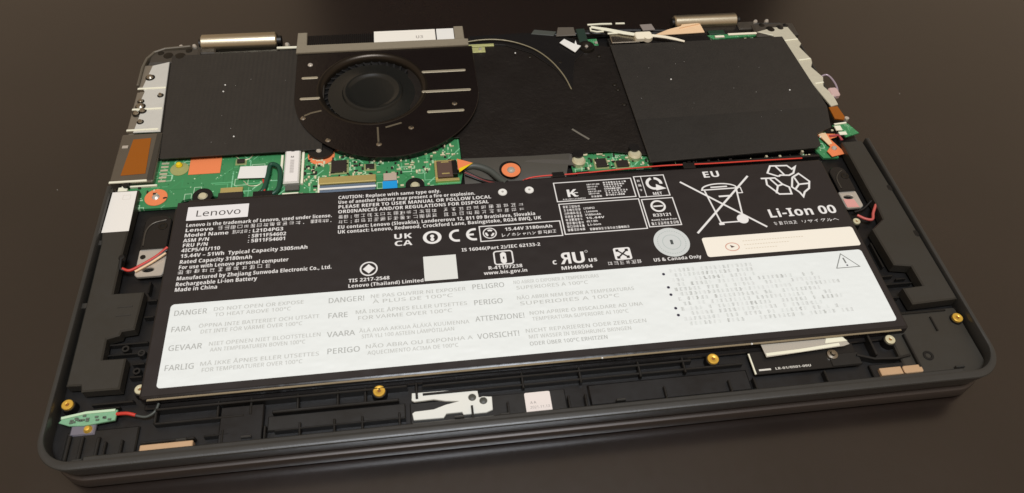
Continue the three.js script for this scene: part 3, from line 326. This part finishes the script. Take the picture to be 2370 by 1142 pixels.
  // component mark: mirrored R and U
  c.save(); c.translate(X(17), 0); c.scale(-1, 1); c.font = `bold ${7.6 * PX}px sans-serif`; c.fillText('R', -0.6 * PX, Z(40.8)); c.restore(); T('U', 17.0, 23, 40.8, 7.4); T('c', 9.6, 11.4, 40.6, 3.4); T('us', 23.4, 27, 40.6, 2.8); T('MH46594', 12.4, 24.7, 43.3, 2.2); circ(23.4, 35.6, 0.5, 0.2);
  c.beginPath(); c.roundRect(X(33.9), Z(35.1), 6.7 * PX, 5.9 * PX, 0.8 * PX); c.fill(); c.strokeStyle = '#262120'; line(0.6, [35.2, 36.2], [39.3, 39.9]); line(0.6, [39.3, 36.2], [35.2, 39.9]); c.fillStyle = '#262120'; for (const [x, z] of [[35.4, 36.4], [39.1, 36.4], [35.4, 39.7], [39.1, 39.7]]) c.fillRect(X(x - 0.6), Z(z - 0.6), 1.2 * PX, 1.2 * PX); c.strokeStyle = c.fillStyle = ink; K(6, 30.6, 44.2, 43.2, 1.9);
  // boxes
  rect(16.6, 49.2, -0.6, 9.6); rect(16.9, 49.9, 11, 26.6); rect(50.6, 63.4, -1.2, 10.2); rect(51, 64, 11.6, 26);
  T('K', 20.6, 25.4, 7.4, 5.6); T('C', 23.2, 26, 7.4, 3); T('R-R-LNV-L21D4PG3', 19, 28.4, 9, 1); for (let k = 0; k < 5; k++) T('SB11F-0' + k, 30, 35.5 - (k % 3), 1.8 + k * 1.3, 1.1); K(4, 30.8, 35.4, 8.6, 1.0); for (let k = 0; k < 7; k++) K(9 - k % 3, 37, 47 - (k % 4), 1.4 + k * 1.15, 0.9);
  for (let k = 0; k < 8; k++) { K(6, 18.2, 25.4, 13.4 + k * 1.7, 1.4); if (k < 6) T(['L21D4PG3', ': Lenovo', '3180mAh', '15.44V', '49.1 Wh', 'Li-ion'][k], 26.4, 31 + (k * 5 % 4), 14.6 + k * 1.7, 1.5); } K(14, 27, 43, 25.6, 1.3);
  line(0.35, [53.6, -1.2], [53.6, 10.2]); K(1, 51.4, 53, 2, 1.6); K(1, 51.4, 53, 4.6, 1.6); K(1, 51.4, 53, 7.2, 1.6); c.lineWidth = 1.3 * PX; c.beginPath(); c.arc(X(58.4), Z(3.2), 2.9 * PX, Math.PI * 0.45, Math.PI * 1.42); c.stroke(); c.beginPath(); c.arc(X(58.4), Z(3.2), 2.9 * PX, Math.PI * 1.55, Math.PI * 2.05); c.stroke(); c.beginPath(); c.moveTo(X(59), Z(3.6)); c.lineTo(X(63), Z(6.4)); c.lineTo(X(58.4), Z(7.2)); c.fill(); T('MET', 56.4, 60.4, 9.6, 2);
  circ(57, 15.6, 2.7, 0.9); line(0.8, [55, 15.6], [59, 15.6]); T('R33121', 53.6, 61.4, 21, 2.2); T('RoHS lead-free', 52.4, 63, 23.2, 1.2); K(9, 52, 63.4, 25.4, 1.7);
  // crossed-out bin
  T('EU', 79.8, 87.8, 2.0, 4.6); line(0.9, [69.4, 3.4], [98.2, 30.4]); line(0.9, [99.2, 2.6], [69.2, 31]); line(0.7, [77, 8.8], [93, 8.8]); c.lineWidth = 0.7 * PX; c.beginPath(); c.ellipse(X(85), Z(8.6), 7.4 * PX, 2.8 * PX, 0, Math.PI, 2 * Math.PI); c.stroke(); line(0.8, [81.4, 7.6], [88.6, 7.6]); line(0.7, [78.4, 9.2], [80.2, 26.6], [88, 26.6]); line(0.7, [92, 9.2], [90.2, 23]); rect(92, 94, 8.6, 11.6, 0.5); line(0.9, [83.4, 12.8], [89, 12.8]); circ(89.6, 25.4, 2.4); line(1.2, [79.2, 27.2], [81.4, 27.2]);
  // recycling loop of three folded arrows
  for (const q of [[[112.4, 4.1], [108.3, 1.7], [110.8, -2.2], [118.2, -1.8], [119.6, 0.4], [121.4, -0.7], [119.5, 2.7], [117.2, 3.8], [113.4, 3.4], [112.4, 4.1]], [[113, -2], [115.2, 3.3]], [[118.1, 5.1], [121.6, 3.2], [124.6, 7.9], [123, 11.8], [120.4, 13.6], [118.9, 16], [118.2, 13.6], [116, 10.4], [118.1, 5.1]], [[118.9, 5.2], [119.5, 9.2], [124.2, 9]], [[104.3, 4.6], [110.5, 4.8], [112.5, 8.5], [114.8, 10.4], [114.5, 14.1], [109.3, 13.8], [105.8, 8.3], [106.5, 4.8]], [[108.2, 13.3], [110.2, 9.3], [112.6, 8.6]], [[119.5, 9.2], [117.2, 11.6]], [[108.2, 5.2], [110.2, 9.3]]]) line(0.85, ...q);
  T('Li-Ion 00', 100.6, 130, 26, 6); K(5, 101.4, 111.6, 30, 1.9); c.lineWidth = 2; J('リサイクルヘ', 113, 129.2, 30, 1.8);
  T('US & Canada Only', 48.4, 67.4, 43, 2);
}
part(bat, 'printed_wrap', box(-132.6, 133.8, -3.4, 80.4, 15.88, 15.98, 0.03), new THREE.MeshPhysicalMaterial({ map: canvasTex(2048, 652, canvasBattery), roughness: 0.4, bumpMap: (() => { const t = wrinkleT.clone(); t.repeat.set(3, 1); return t; })(), bumpScale: 0.0007 }), 'black wrap with white lettering, tables and symbols', [-134, -134 + 2048 / PX, -5, -5 + 652 / PX]);
part(bat, 'brand_label', rbox(-128.3, -105.2, -0.7, 6.2, 0.15, 15.98, 16.04, 0.02), new THREE.MeshPhysicalMaterial({ roughness: 0.5, map: canvasTex(384, 116, (c, w, h) => { c.fillStyle = '#e8e5e2'; c.fillRect(0, 0, w, h); c.fillStyle = '#4a4644'; c.font = '84px sans-serif'; const m = c.measureText('Lenovo').width; c.save(); c.translate(50, 86); c.scale(290 / m, 0.88); c.fillText('Lenovo', 0, 0); c.restore(); }) }), 'white brand label', [-128.3, -105.2, -0.7, 6.2]);
part(bat, 'code_patch', box(-38.7, -26.4, 32.3, 43.6, 15.98, 16.05, 0.02), std(0xdedfd8, 0.5), 'small white square');
{
  const x0 = -128.2, x1 = 131.4, z0 = 45, z1 = 78;
  const map = canvasTex(2048, 260, (c, w, h) => {
    const S = w / (x1 - x0), X = (x) => (x - x0) * S, Z = (z) => (z - z0) * S;
    c.fillStyle = '#e6eae6'; c.fillRect(0, 0, w, h); c.fillStyle = '#a8aaa5'; c.strokeStyle = '#b4b6b0';
    const T = (s, a, b, z, size, wt = '') => { c.save(); c.font = `${wt} ${size * S}px sans-serif`; const m = c.measureText(s).width; c.translate(X(a), Z(z)); c.scale((b - a) * S / m, 1); c.fillText(s, 0, 0); c.restore(); };
    const rows = [
      ['DANGER', -126.8, -115.4, 50, 'DO NOT OPEN OR EXPOSE', 'TO HEAT ABOVE 100°C', -113.4, -82], ['FARA', -126.8, -120, 56.6, 'ÖPPNA INTE BATTERIET OCH UTSÄTT', 'DET INTE FÖR VÄRME ÖVER 100°C', -117.6, -76.4], ['GEVAAR', -126.6, -115.4, 64.2, 'NIET OPENEN NIET BLOOTSTELLEN', 'AAN TEMPERATUREN BOVEN 100°C', -113.4, -75.6], ['FARLIG', -126.8, -117, 71.8, 'MÅ IKKE ÅPNES ELLER UTSETTES', 'FOR TEMPERATURER OVER 100°C', -115.4, -76],
      ['DANGER!', -73.6, -60.5, 50, 'NE PAS OUVRIR NI EXPOSER', 'À PLUS DE 100°C', -58.6, -24], ['FARE', -73.6, -66.4, 56.4, 'MÅ IKKE ÅPNES ELLER UTSETTES', 'FOR VARME OVER 100°C', -64, -24], ['VAARA', -73.6, -64, 64.2, 'ÄLÄ AVAA AKKUA ÄLÄKÄ KUUMENNA', 'SITÄ YLI 100 ASTEEN LÄMPÖTILAAN', -62.6, -24], ['PERIGO', -73.6, -62.2, 70.8, 'NÃO ABRA OU EXPONHA A', 'AQUECIMENTO ACIMA DE 100°C', -60.6, -23.4],
      ['PELIGRO', -21.8, -9.6, 49, 'NO ABRIR O EXPONER A TEMPERATURAS', 'SUPERIORES A 100°C', -6.4, 26], ['PERIGO', -21.8, -11, 56, 'NÃO ABRIR NEM EXPOR A TEMPERATURAS', 'SUPERIORES A 100°C', -6, 38], ['ATTENZIONE!', -21.8, -4, 63, 'NON APRIRE O RISCALDARE AD UNA', 'TEMPERATURA SUPERIORE AI 100°C', -2.4, 39.6], ['VORSICHT!', -21.8, -6.8, 70.2, 'NICHT REPARIEREN ODER ZERLEGEN', 'MIT WASSER IN BERÜHRUNG BRINGEN', -4.8, 39.4]];
    for (const [k, a, b, z, l1, l2, p, q] of rows) { T(k, a, b, z, 3.0); c.fillStyle = '#bcbeb8'; T(l1, p, q, z - 0.9, 2.0); T(l2, p + 0.8, p + (q - p) * 0.86, z + 1.6, 2.0); c.fillStyle = '#a8aaa5'; }
    T('ODER ÜBER 100°C ERHITZEN', -4, 24, 74.6, 2.0);
    for (let k = 0; k < 12; k++) { let x = 53 + (k % 2) * 1.5; const z = 48.6 + k * 2.15; while (x < (k < 3 ? 86 : 108 + (k % 3) * 4)) { if (rnd() < 0.85) { c.globalAlpha = rr(0.1, 0.5) * (rnd() < 0.15 ? 1.8 : 1); for (let q = 0; q < 3; q++) c.fillRect(X(x + rr(0, 0.3)), Z(z - 1.4 + q * 0.55), rr(0.7, 1.2) * S, 0.32 * S); c.fillRect(X(x + rr(0.3, 0.8)), Z(z - 1.5), 0.3 * S, 1.6 * S); } x += 1.75; } } c.globalAlpha = 1;
    c.fillStyle = '#2a2636'; for (const [x, z] of [[50.6, 49.2], [50.9, 55.3], [51, 58.6], [51.2, 64.6], [51.4, 67.6]]) { c.beginPath(); c.arc(X(x), Z(z), 0.55 * S, 0, 7); c.fill(); }
    c.strokeStyle = '#6e706c'; c.lineWidth = 0.3 * S; c.beginPath(); c.moveTo(X(122.4), Z(46.4)); c.lineTo(X(118.2), Z(53)); c.lineTo(X(127.6), Z(53)); c.closePath(); c.stroke(); c.lineWidth = 0.6 * S; c.beginPath(); c.moveTo(X(122.6), Z(48.4)); c.lineTo(X(122.8), Z(51)); c.stroke(); c.fillRect(X(122.6), Z(51.7), 0.6 * S, 0.6 * S);
  });
  part(bat, 'warning_label', rbox(x0, x1, z0, z1, 1.4, 15.98, 16.08, 0.03), new THREE.MeshPhysicalMaterial({ map, roughness: 0.5, bumpMap: (() => { const t = wrinkleT.clone(); t.repeat.set(5, 1); return t; })(), bumpScale: 0.0006 }), 'wide white warning label', [x0, x1, z0, z0 + (x1 - x0) * 260 / 2048]);
}
part(bat, 'cream_sticker', rbox(69.9, 132.6, 33.5, 43, 1.1, 15.98, 16.08, 0.03), new THREE.MeshPhysicalMaterial({ roughness: 0.5, map: canvasTex(512, 80, (c, w, h) => { c.fillStyle = '#f2ebdb'; c.fillRect(0, 0, w, h); c.fillStyle = '#d8cdb8'; for (let k = 0; k < 3; k++) for (let x = 130; x < 330 - k * 50; x += 9) c.fillRect(x, 24 + k * 16, 6, 3); c.strokeStyle = '#cf9a86'; c.lineWidth = 3; c.beginPath(); c.ellipse(90, 46, 22, 16, 0, 0, 7); c.stroke(); c.fillStyle = '#5a4a44'; c.beginPath(); c.moveTo(84, 38); c.lineTo(98, 46); c.lineTo(86, 50); c.fill(); }) }), 'cream oblong sticker', [69.9, 132.6, 33.5, 43]);
{
  const d = part(bat, 'disc_sticker', cyl(57.7, 34.4, 7.1, 15.98, 16.08, 7.1, 48), new THREE.MeshPhysicalMaterial({ roughness: 0.45, map: canvasTex(256, 256, (c) => { c.fillStyle = '#cdd1cd'; c.fillRect(0, 0, 256, 256); c.strokeStyle = '#a9b4ae'; c.lineWidth = 5; c.setLineDash([9, 8]); c.beginPath(); c.arc(128, 128, 100, 0, 7); c.stroke(); c.setLineDash([]); c.strokeStyle = '#b3bdb8'; c.beginPath(); c.arc(128, 128, 64, 0, 7); c.stroke(); c.fillStyle = '#4b504e'; c.fillRect(118, 108, 20, 40); }) }), 'round silver-grey sticker', [50.6, 64.8, 27.3, 41.5]);
}
for (const [x, z] of [[-4.9, 2.5], [6.1, 2.3]]) { const p = part(bat, 'alignment_pin', lathe(x, z, [[0, 16.35], [0.7, 16.4], [1.6, 16.4], [1.85, 16.1], [1.85, 15.9]], 24), M.white); part(p, 'pin_hole', cyl(x, z, 0.5, 16.3, 16.45), std(0xa9a69e, 0.5)); }
part(bat, 'lead_wire', tube([[3, 14.6, -3.6], [7, 15.2, -5.0], [12, 15.4, -5.5], [27, 15.4, -5.6], [48, 15.5, -6.4], [66, 15.4, -6.9], [85, 15.5, -6.3], [108, 15.4, -6.2], [127, 15.2, -6.2]], 0.33, 80), std(0xd23c2a, 0.4), 'red wire along the back edge of the battery');
for (const x of [19.5, 30, 76]) part(bat, 'wire_clip', box(x - 2.6, x + 2.6, -6.9, -4.2, 12, 16.1 - (x > 25 && x < 40 ? 0.5 : 0), 0.3), M.film);
part(laptop, 'wire_channel', [box(64, 136, -8.6, -7.4, 12, 14.6, 0.2)], M.film); for (const [x, z] of [[112, -9], [118, -8.6], [129, -10.5]]) part(laptop, 'solder_joint', box(x - 0.5, x + 0.5, z - 0.5, z + 0.5, 13, 15.2, 0.2), M.pad);

// ---------- speakers and hinge plates beside the battery ----------
const spL = part(laptop, 'speaker', poly([[-157.4, 73.6], [-152.8, 73.8], [-152.2, 76.2], [-140.2, 76.4], [-140.2, 64.8], [-147.8, 64.6], [-148, 56.6], [-144, 55.6], [-143.6, 54], [-139.4, 53.6], [-138.8, 37.8], [-149.4, 37.6], [-149.6, 22], [-149, -12.6], [-158.6, -12.6], [-159, 9], [-158.2, 14], [-157.8, 38]], 11, 15.4, 0.5), M.speaker, 'long black plastic speaker box on the left');
part(spL, 'paper_sticker', poly([[-159.0, 8.8], [-149.1, 8.8], [-149.5, -11.8], [-158.8, -11.8]], 15.4, 15.5, 0.03), new THREE.MeshPhysicalMaterial({ roughness: 0.6, map: canvasTex(64, 128, (c) => { c.fillStyle = '#e9e4da'; c.fillRect(0, 0, 64, 128); c.strokeStyle = '#cfc8bc'; c.strokeRect(30, 12, 18, 14); }) }), 'white paper sticker', [-159, -149, -11.8, 8.8]);
part(spL, 'groove', [box(-146.6, -141.6, 43.6, 44.1, 15.3, 15.6, 0.1), box(-146.6, -141.6, 47.2, 47.7, 15.3, 15.6, 0.1)], M.rim); for (const z of [40.5, 12]) part(spL, 'tab', box(-159.4, -157.2, z, z + 2.2, 11, 15.0, 0.2), M.rim);
part(laptop, 'speaker', poly([[140.6, 71.6], [158.9, 70.9], [158.4, 13], [157.8, -14], [148.4, -13.8], [148.2, 22.6], [147.4, 30.6], [140.8, 35.4], [141.6, 53.4], [148.2, 54.6], [148.4, 63.8], [140.2, 64.2]], 11, 16.0, 0.5), M.speaker, 'long black plastic speaker box on the right');
for (const [x, z] of [[157.6, 14.7], [157.6, 39.4]]) part(laptop, 'screw_hole', rbox(x - 0.9, x + 0.9, z - 1.6, z + 1.6, 0.8, 15.8, 16.1, 0.1), M.black);
const bkt = (x0, x1, za, zb, zc, slot) => {
  const s = rrShape(x0, x1, zb, zc, 1.6, 1.2); const h = new THREE.Path(); h.absellipse((x0 + x1) / 2 - 0.6, -(slot), 2.1, 1.1, 0, Math.PI * 2, true); s.holes.push(h);
  const p = part(laptop, 'hinge_bracket', toCreasedNormals(ext(s, 12.2, 13.6, 0.25, 12), 0.5), M.silver, 'shiny steel hinge bracket'); part(p, 'slot_floor', box(x0 + 1, x1 - 1, zb + 1, zc - 1, 11, 12.2, 0), M.black);
  const t = part(p, 'black_cover', toCreasedNormals(ext(rrShape(x0 + 0.2, x1 - 0.2, za, zb + 0.6, 0.6, 3.4), 12.8, 14.6, 0.35, 10), 0.5), M.film); part(t, 'cover_ridge', tube([[x0 + 1.4, 14.6, zb - 0.5], [x0 + 1.6, 14.7, za + 7], [x0 + 3.6, 14.7, za + 4], [x1 - 2.2, 14.7, za + 2.6]], 0.35), std(0x5a554d, 0.35, 0.6));
  part(t, 'screw_slot', ring((x0 + x1) / 2 + 2, za + 5.6, 0.9, 1.7, 14.5, 14.85), M.darkSteel); part(t, 'slot_hole', cyl((x0 + x1) / 2 + 2, za + 5.6, 0.95, 14.4, 14.7), M.black); return p;
};
const hb1 = bkt(-144.4, -134, 1.2, 16.6, 29.6, 26.6); part(hb1, 'dark_dot', cyl(-142.6, 20.6, 1.0, 13.4, 13.75), M.darkSteel);
const hb2 = bkt(136.4, 144.2, -0.6, 12.6, 22, 16); part(hb2, 'pink_tape', poly([[136.8, 21.6], [142, 22], [141.4, 17.6], [136.8, 17.2]], 13.6, 13.8, 0.05), M.pinkTape);
part(laptop, 'wire', tube([[-148.4, 15, 26.4], [-146, 14.6, 27.2], [-142, 14.6, 25], [-137, 14.8, 21.4], [-133.6, 15.2, 18]], 0.55), M.red, 'red speaker wire'); part(laptop, 'wire', tube([[-149.4, 15.6, 22], [-148.8, 14.8, 26.6], [-144, 14.2, 26.4], [-138, 14.4, 22.6], [-133.6, 15, 19.2]], 0.55), M.wireBlack); part(laptop, 'wire', tube([[-144, 14.2, 27.6], [-139.4, 14.4, 24.6], [-134, 14.8, 20.4]], 0.45), M.tan); part(laptop, 'wire_knot', [lathe(-149.2, 21.6, [[0, 16.2], [1, 16], [1.4, 15.2], [1.2, 14.4]], 12)], M.black);
part(laptop, 'wire', tube([[139.4, 13.4, 26], [142, 13.6, 28.4], [144.4, 13.8, 29], [146, 14.2, 26], [148.4, 15, 22.4]], 0.6), std(0xc05a50, 0.45), 'red speaker wire'); part(laptop, 'wire', tube([[139, 13, 24], [143, 13.4, 23], [147.6, 14.6, 20]], 0.55), M.wireBlack);

// ---------- bits in the front strip ----------
const bb = part(laptop, 'button_board', toCreasedNormals(poly([[-158, 85.4], [-154.6, 86.8], [-150, 87.2], [-140.6, 86.2], [-140.4, 82.6], [-150, 82.4], [-157, 83.8]], 12.0, 12.9, 0.15), 0.3), std(0x7fae88, 0.4, 0, { bumpMap: mottleT, bumpScale: 0.0003 }), 'narrow green button board');
{ const c = []; for (let k = 0; k < 16; k++) { const x = rr(-155, -141.6), z = rr(83.8, 86); c.push(box(x - 0.5, x + 0.5, z - 0.3, z + 0.3, 12.85, 13.3, 0.05)); } part(bb, 'capacitors', c, std(0x5f6a5c, 0.4)).userData.kind = 'stuff'; }
part(bb, 'push_button', [box(-154, -146.4, 86.6, 90.2, 10.8, 12.4, 0.4)], std(0x8f8c98, 0.35, 0.6)); part(bb, 'button_spring', [lathe(-148.6, 88.4, [[0, 13.6], [0.8, 13.4], [1.4, 12.4], [1.8, 11]], 14)], M.brass); part(bb, 'edge_strip', strip([[-157.4, 84], [-150, 82.8], [-141, 82.8]], 0.9, 12.85, 13.3, 0.1), std(0xc4dcb8, 0.45));
part(laptop, 'wire', tube([[-140.6, 12.6, 84.0], [-137, 13, 84.4], [-134.4, 12.8, 85.2]], 0.6), M.red, 'short red wire'); part(laptop, 'wire', tube([[-135, 12.7, 85.1], [-131, 12.6, 86], [-128.4, 13, 84.6], [-127.6, 13.2, 82]], 0.45), M.wireGrey);
for (const [x0, x1, z0, z1, cut] of [[-131, -114.8, 96.2, 99, 0], [117.6, 133.4, 94.9, 97.9, 126]]) { const m = part(laptop, 'magnet', cut ? [rbox(x0, cut - 0.25, z0, z1, 0.3, 11, 13.6, 0.2), rbox(cut + 0.25, x1, z0, z1, 0.8, 11, 13.6, 0.2)] : [rbox(x0, x1, z0, z1, 0.4, 11, 13.8, 0.25)], M.copper, 'coppery metal bar magnet'); }
part(laptop, 'magnet_pocket', [box(115.5, 136, 92.6, 99.4, 10.2, 12.2, 0.3)], M.deck);
{
  const s = shapeOf([[-45.4, 96.4], [-35.6, 96.6], [-34.6, 95.2], [-29.4, 95.2], [-29, 96.2], [-21.4, 96.2], [-19.2, 95.4], [-19.0, 90.6], [-23.4, 90.4], [-23.6, 88], [-34.4, 86.8], [-45.6, 86.6], [-45.8, 89.2], [-45, 89.8], [-38.4, 89.6], [-34.6, 90.6], [-30, 91.2], [-34.8, 92], [-38.6, 93.2], [-45, 93.4], [-45.8, 94]]);
  for (const [x, z] of [[-25.6, 90.2], [-22, 91.8]]) { const h = new THREE.Path(); h.absarc(x, -z, 1.3, 0, Math.PI * 2, true); s.holes.push(h); }
  const b = part(laptop, 'plier_shaped_bracket', ext(s, 11.4, 12.4, 0.15, 16), std(0xe2e1d6, 0.5), 'white forked bracket shaped like pliers');
  for (const [x, z] of [[-25.6, 90.2], [-22, 91.8]]) part(b, 'peg', lathe(x, z, [[0, 12.4], [0.8, 12.4], [1.25, 12.1], [1.25, 11]], 18), std(0x4a4a42, 0.5));
}
part(laptop, 'date_sticker', flatUV(rbox(-8, 0.8, 90.2, 97.8, 0.6, 11.4, 11.6, 0.03), -8, 0.8, 90.2, 97.8), new THREE.MeshPhysicalMaterial({ roughness: 0.6, map: canvasTex(128, 112, (c) => { c.fillStyle = '#e8ddd4'; c.fillRect(0, 0, 128, 112); c.fillStyle = '#8d8580'; c.font = '20px sans-serif'; c.fillText('A A', 24, 62); c.fillStyle = '#a8a09a'; c.fillText('2021.11.13', 20, 88); }) }), 'pale square sticker', [-8, 0.8, 90.2, 97.8]);
const film = part(laptop, 'film_label', box(73.6, 112.6, 83.4, 92.4, 12.0, 12.6, 0.15), new THREE.MeshPhysicalMaterial({ roughness: 0.35, map: canvasTex(512, 118, (c, w, h) => { c.fillStyle = '#161412'; c.fillRect(0, 0, w, h); c.fillStyle = '#dad6ca'; c.font = 'bold 16px sans-serif'; c.fillRect(20, 92, 58, 9); c.save(); c.translate(98, 102); c.scale(1.5, 1); c.fillText('LR-01/0501-09U', 0, 0); c.restore(); }) }), 'black film with small white print', [73.6, 112.6, 83.4, 92.4]);
part(film, 'film_edge', box(73.2, 73.8, 84, 92.2, 12.2, 12.8, 0.1), M.ivory); part(film, 'film_block', box(102, 113, 87.4, 92.2, 12.0, 13.0, 0.2), M.plastic);
const ct = part(laptop, 'clear_tape', [poly([[78.8, 86.8], [108.4, 85.2], [110.8, 84.6], [108.6, 79.2], [104, 78.4], [102.6, 80], [78.4, 81.0]], 14.0, 14.12, 0.03)], M.clear, 'strip of clear tape'); part(ct, 'fold', [strip([[79, 85.8], [92, 85.4], [107, 84.4]], 1.2, 14.1, 14.3, 0.08), poly([[101.8, 83.6], [110.4, 83.4], [108.4, 80.6], [103.4, 80.6]], 14.1, 14.35, 0.08)], M.ivory);
part(laptop, 'screw', lathe(103.4, 87.6, [[0, 14.4], [0.7, 14.3], [1, 13.6], [1.9, 13.4], [2.2, 12.5]], 18), M.steel);
// dust
{ const d = []; for (const [x, z] of [[-122, -74], [-122.4, -69.6], [83, -62], [137.6, -50], [140, -18], [20.4, 81.8], [74.6, 81.8], [12, -87], [-115, -40]]) { const g = new THREE.IcosahedronGeometry(0.42, 0); g.translate(x, z > 70 ? 15.6 : 15.4, z); d.push(g); } for (let k = 0; k < 26; k++) { const g = new THREE.IcosahedronGeometry(rr(0.05, 0.12), 0); const a = rnd() < 0.5; g.translate(a ? rr(-140, -95) : rr(64, 136), a ? 15.05 : 15.35, rr(-88, -32)); d.push(g); } const p = part(laptop, 'dust', d, M.white); p.userData.kind = 'stuff'; }

scene.traverse((o) => { if (o.isMesh) { o.castShadow = true; o.receiveShadow = true; } });
renderer.setSize(1024, 493);
renderer.render(scene, camera);
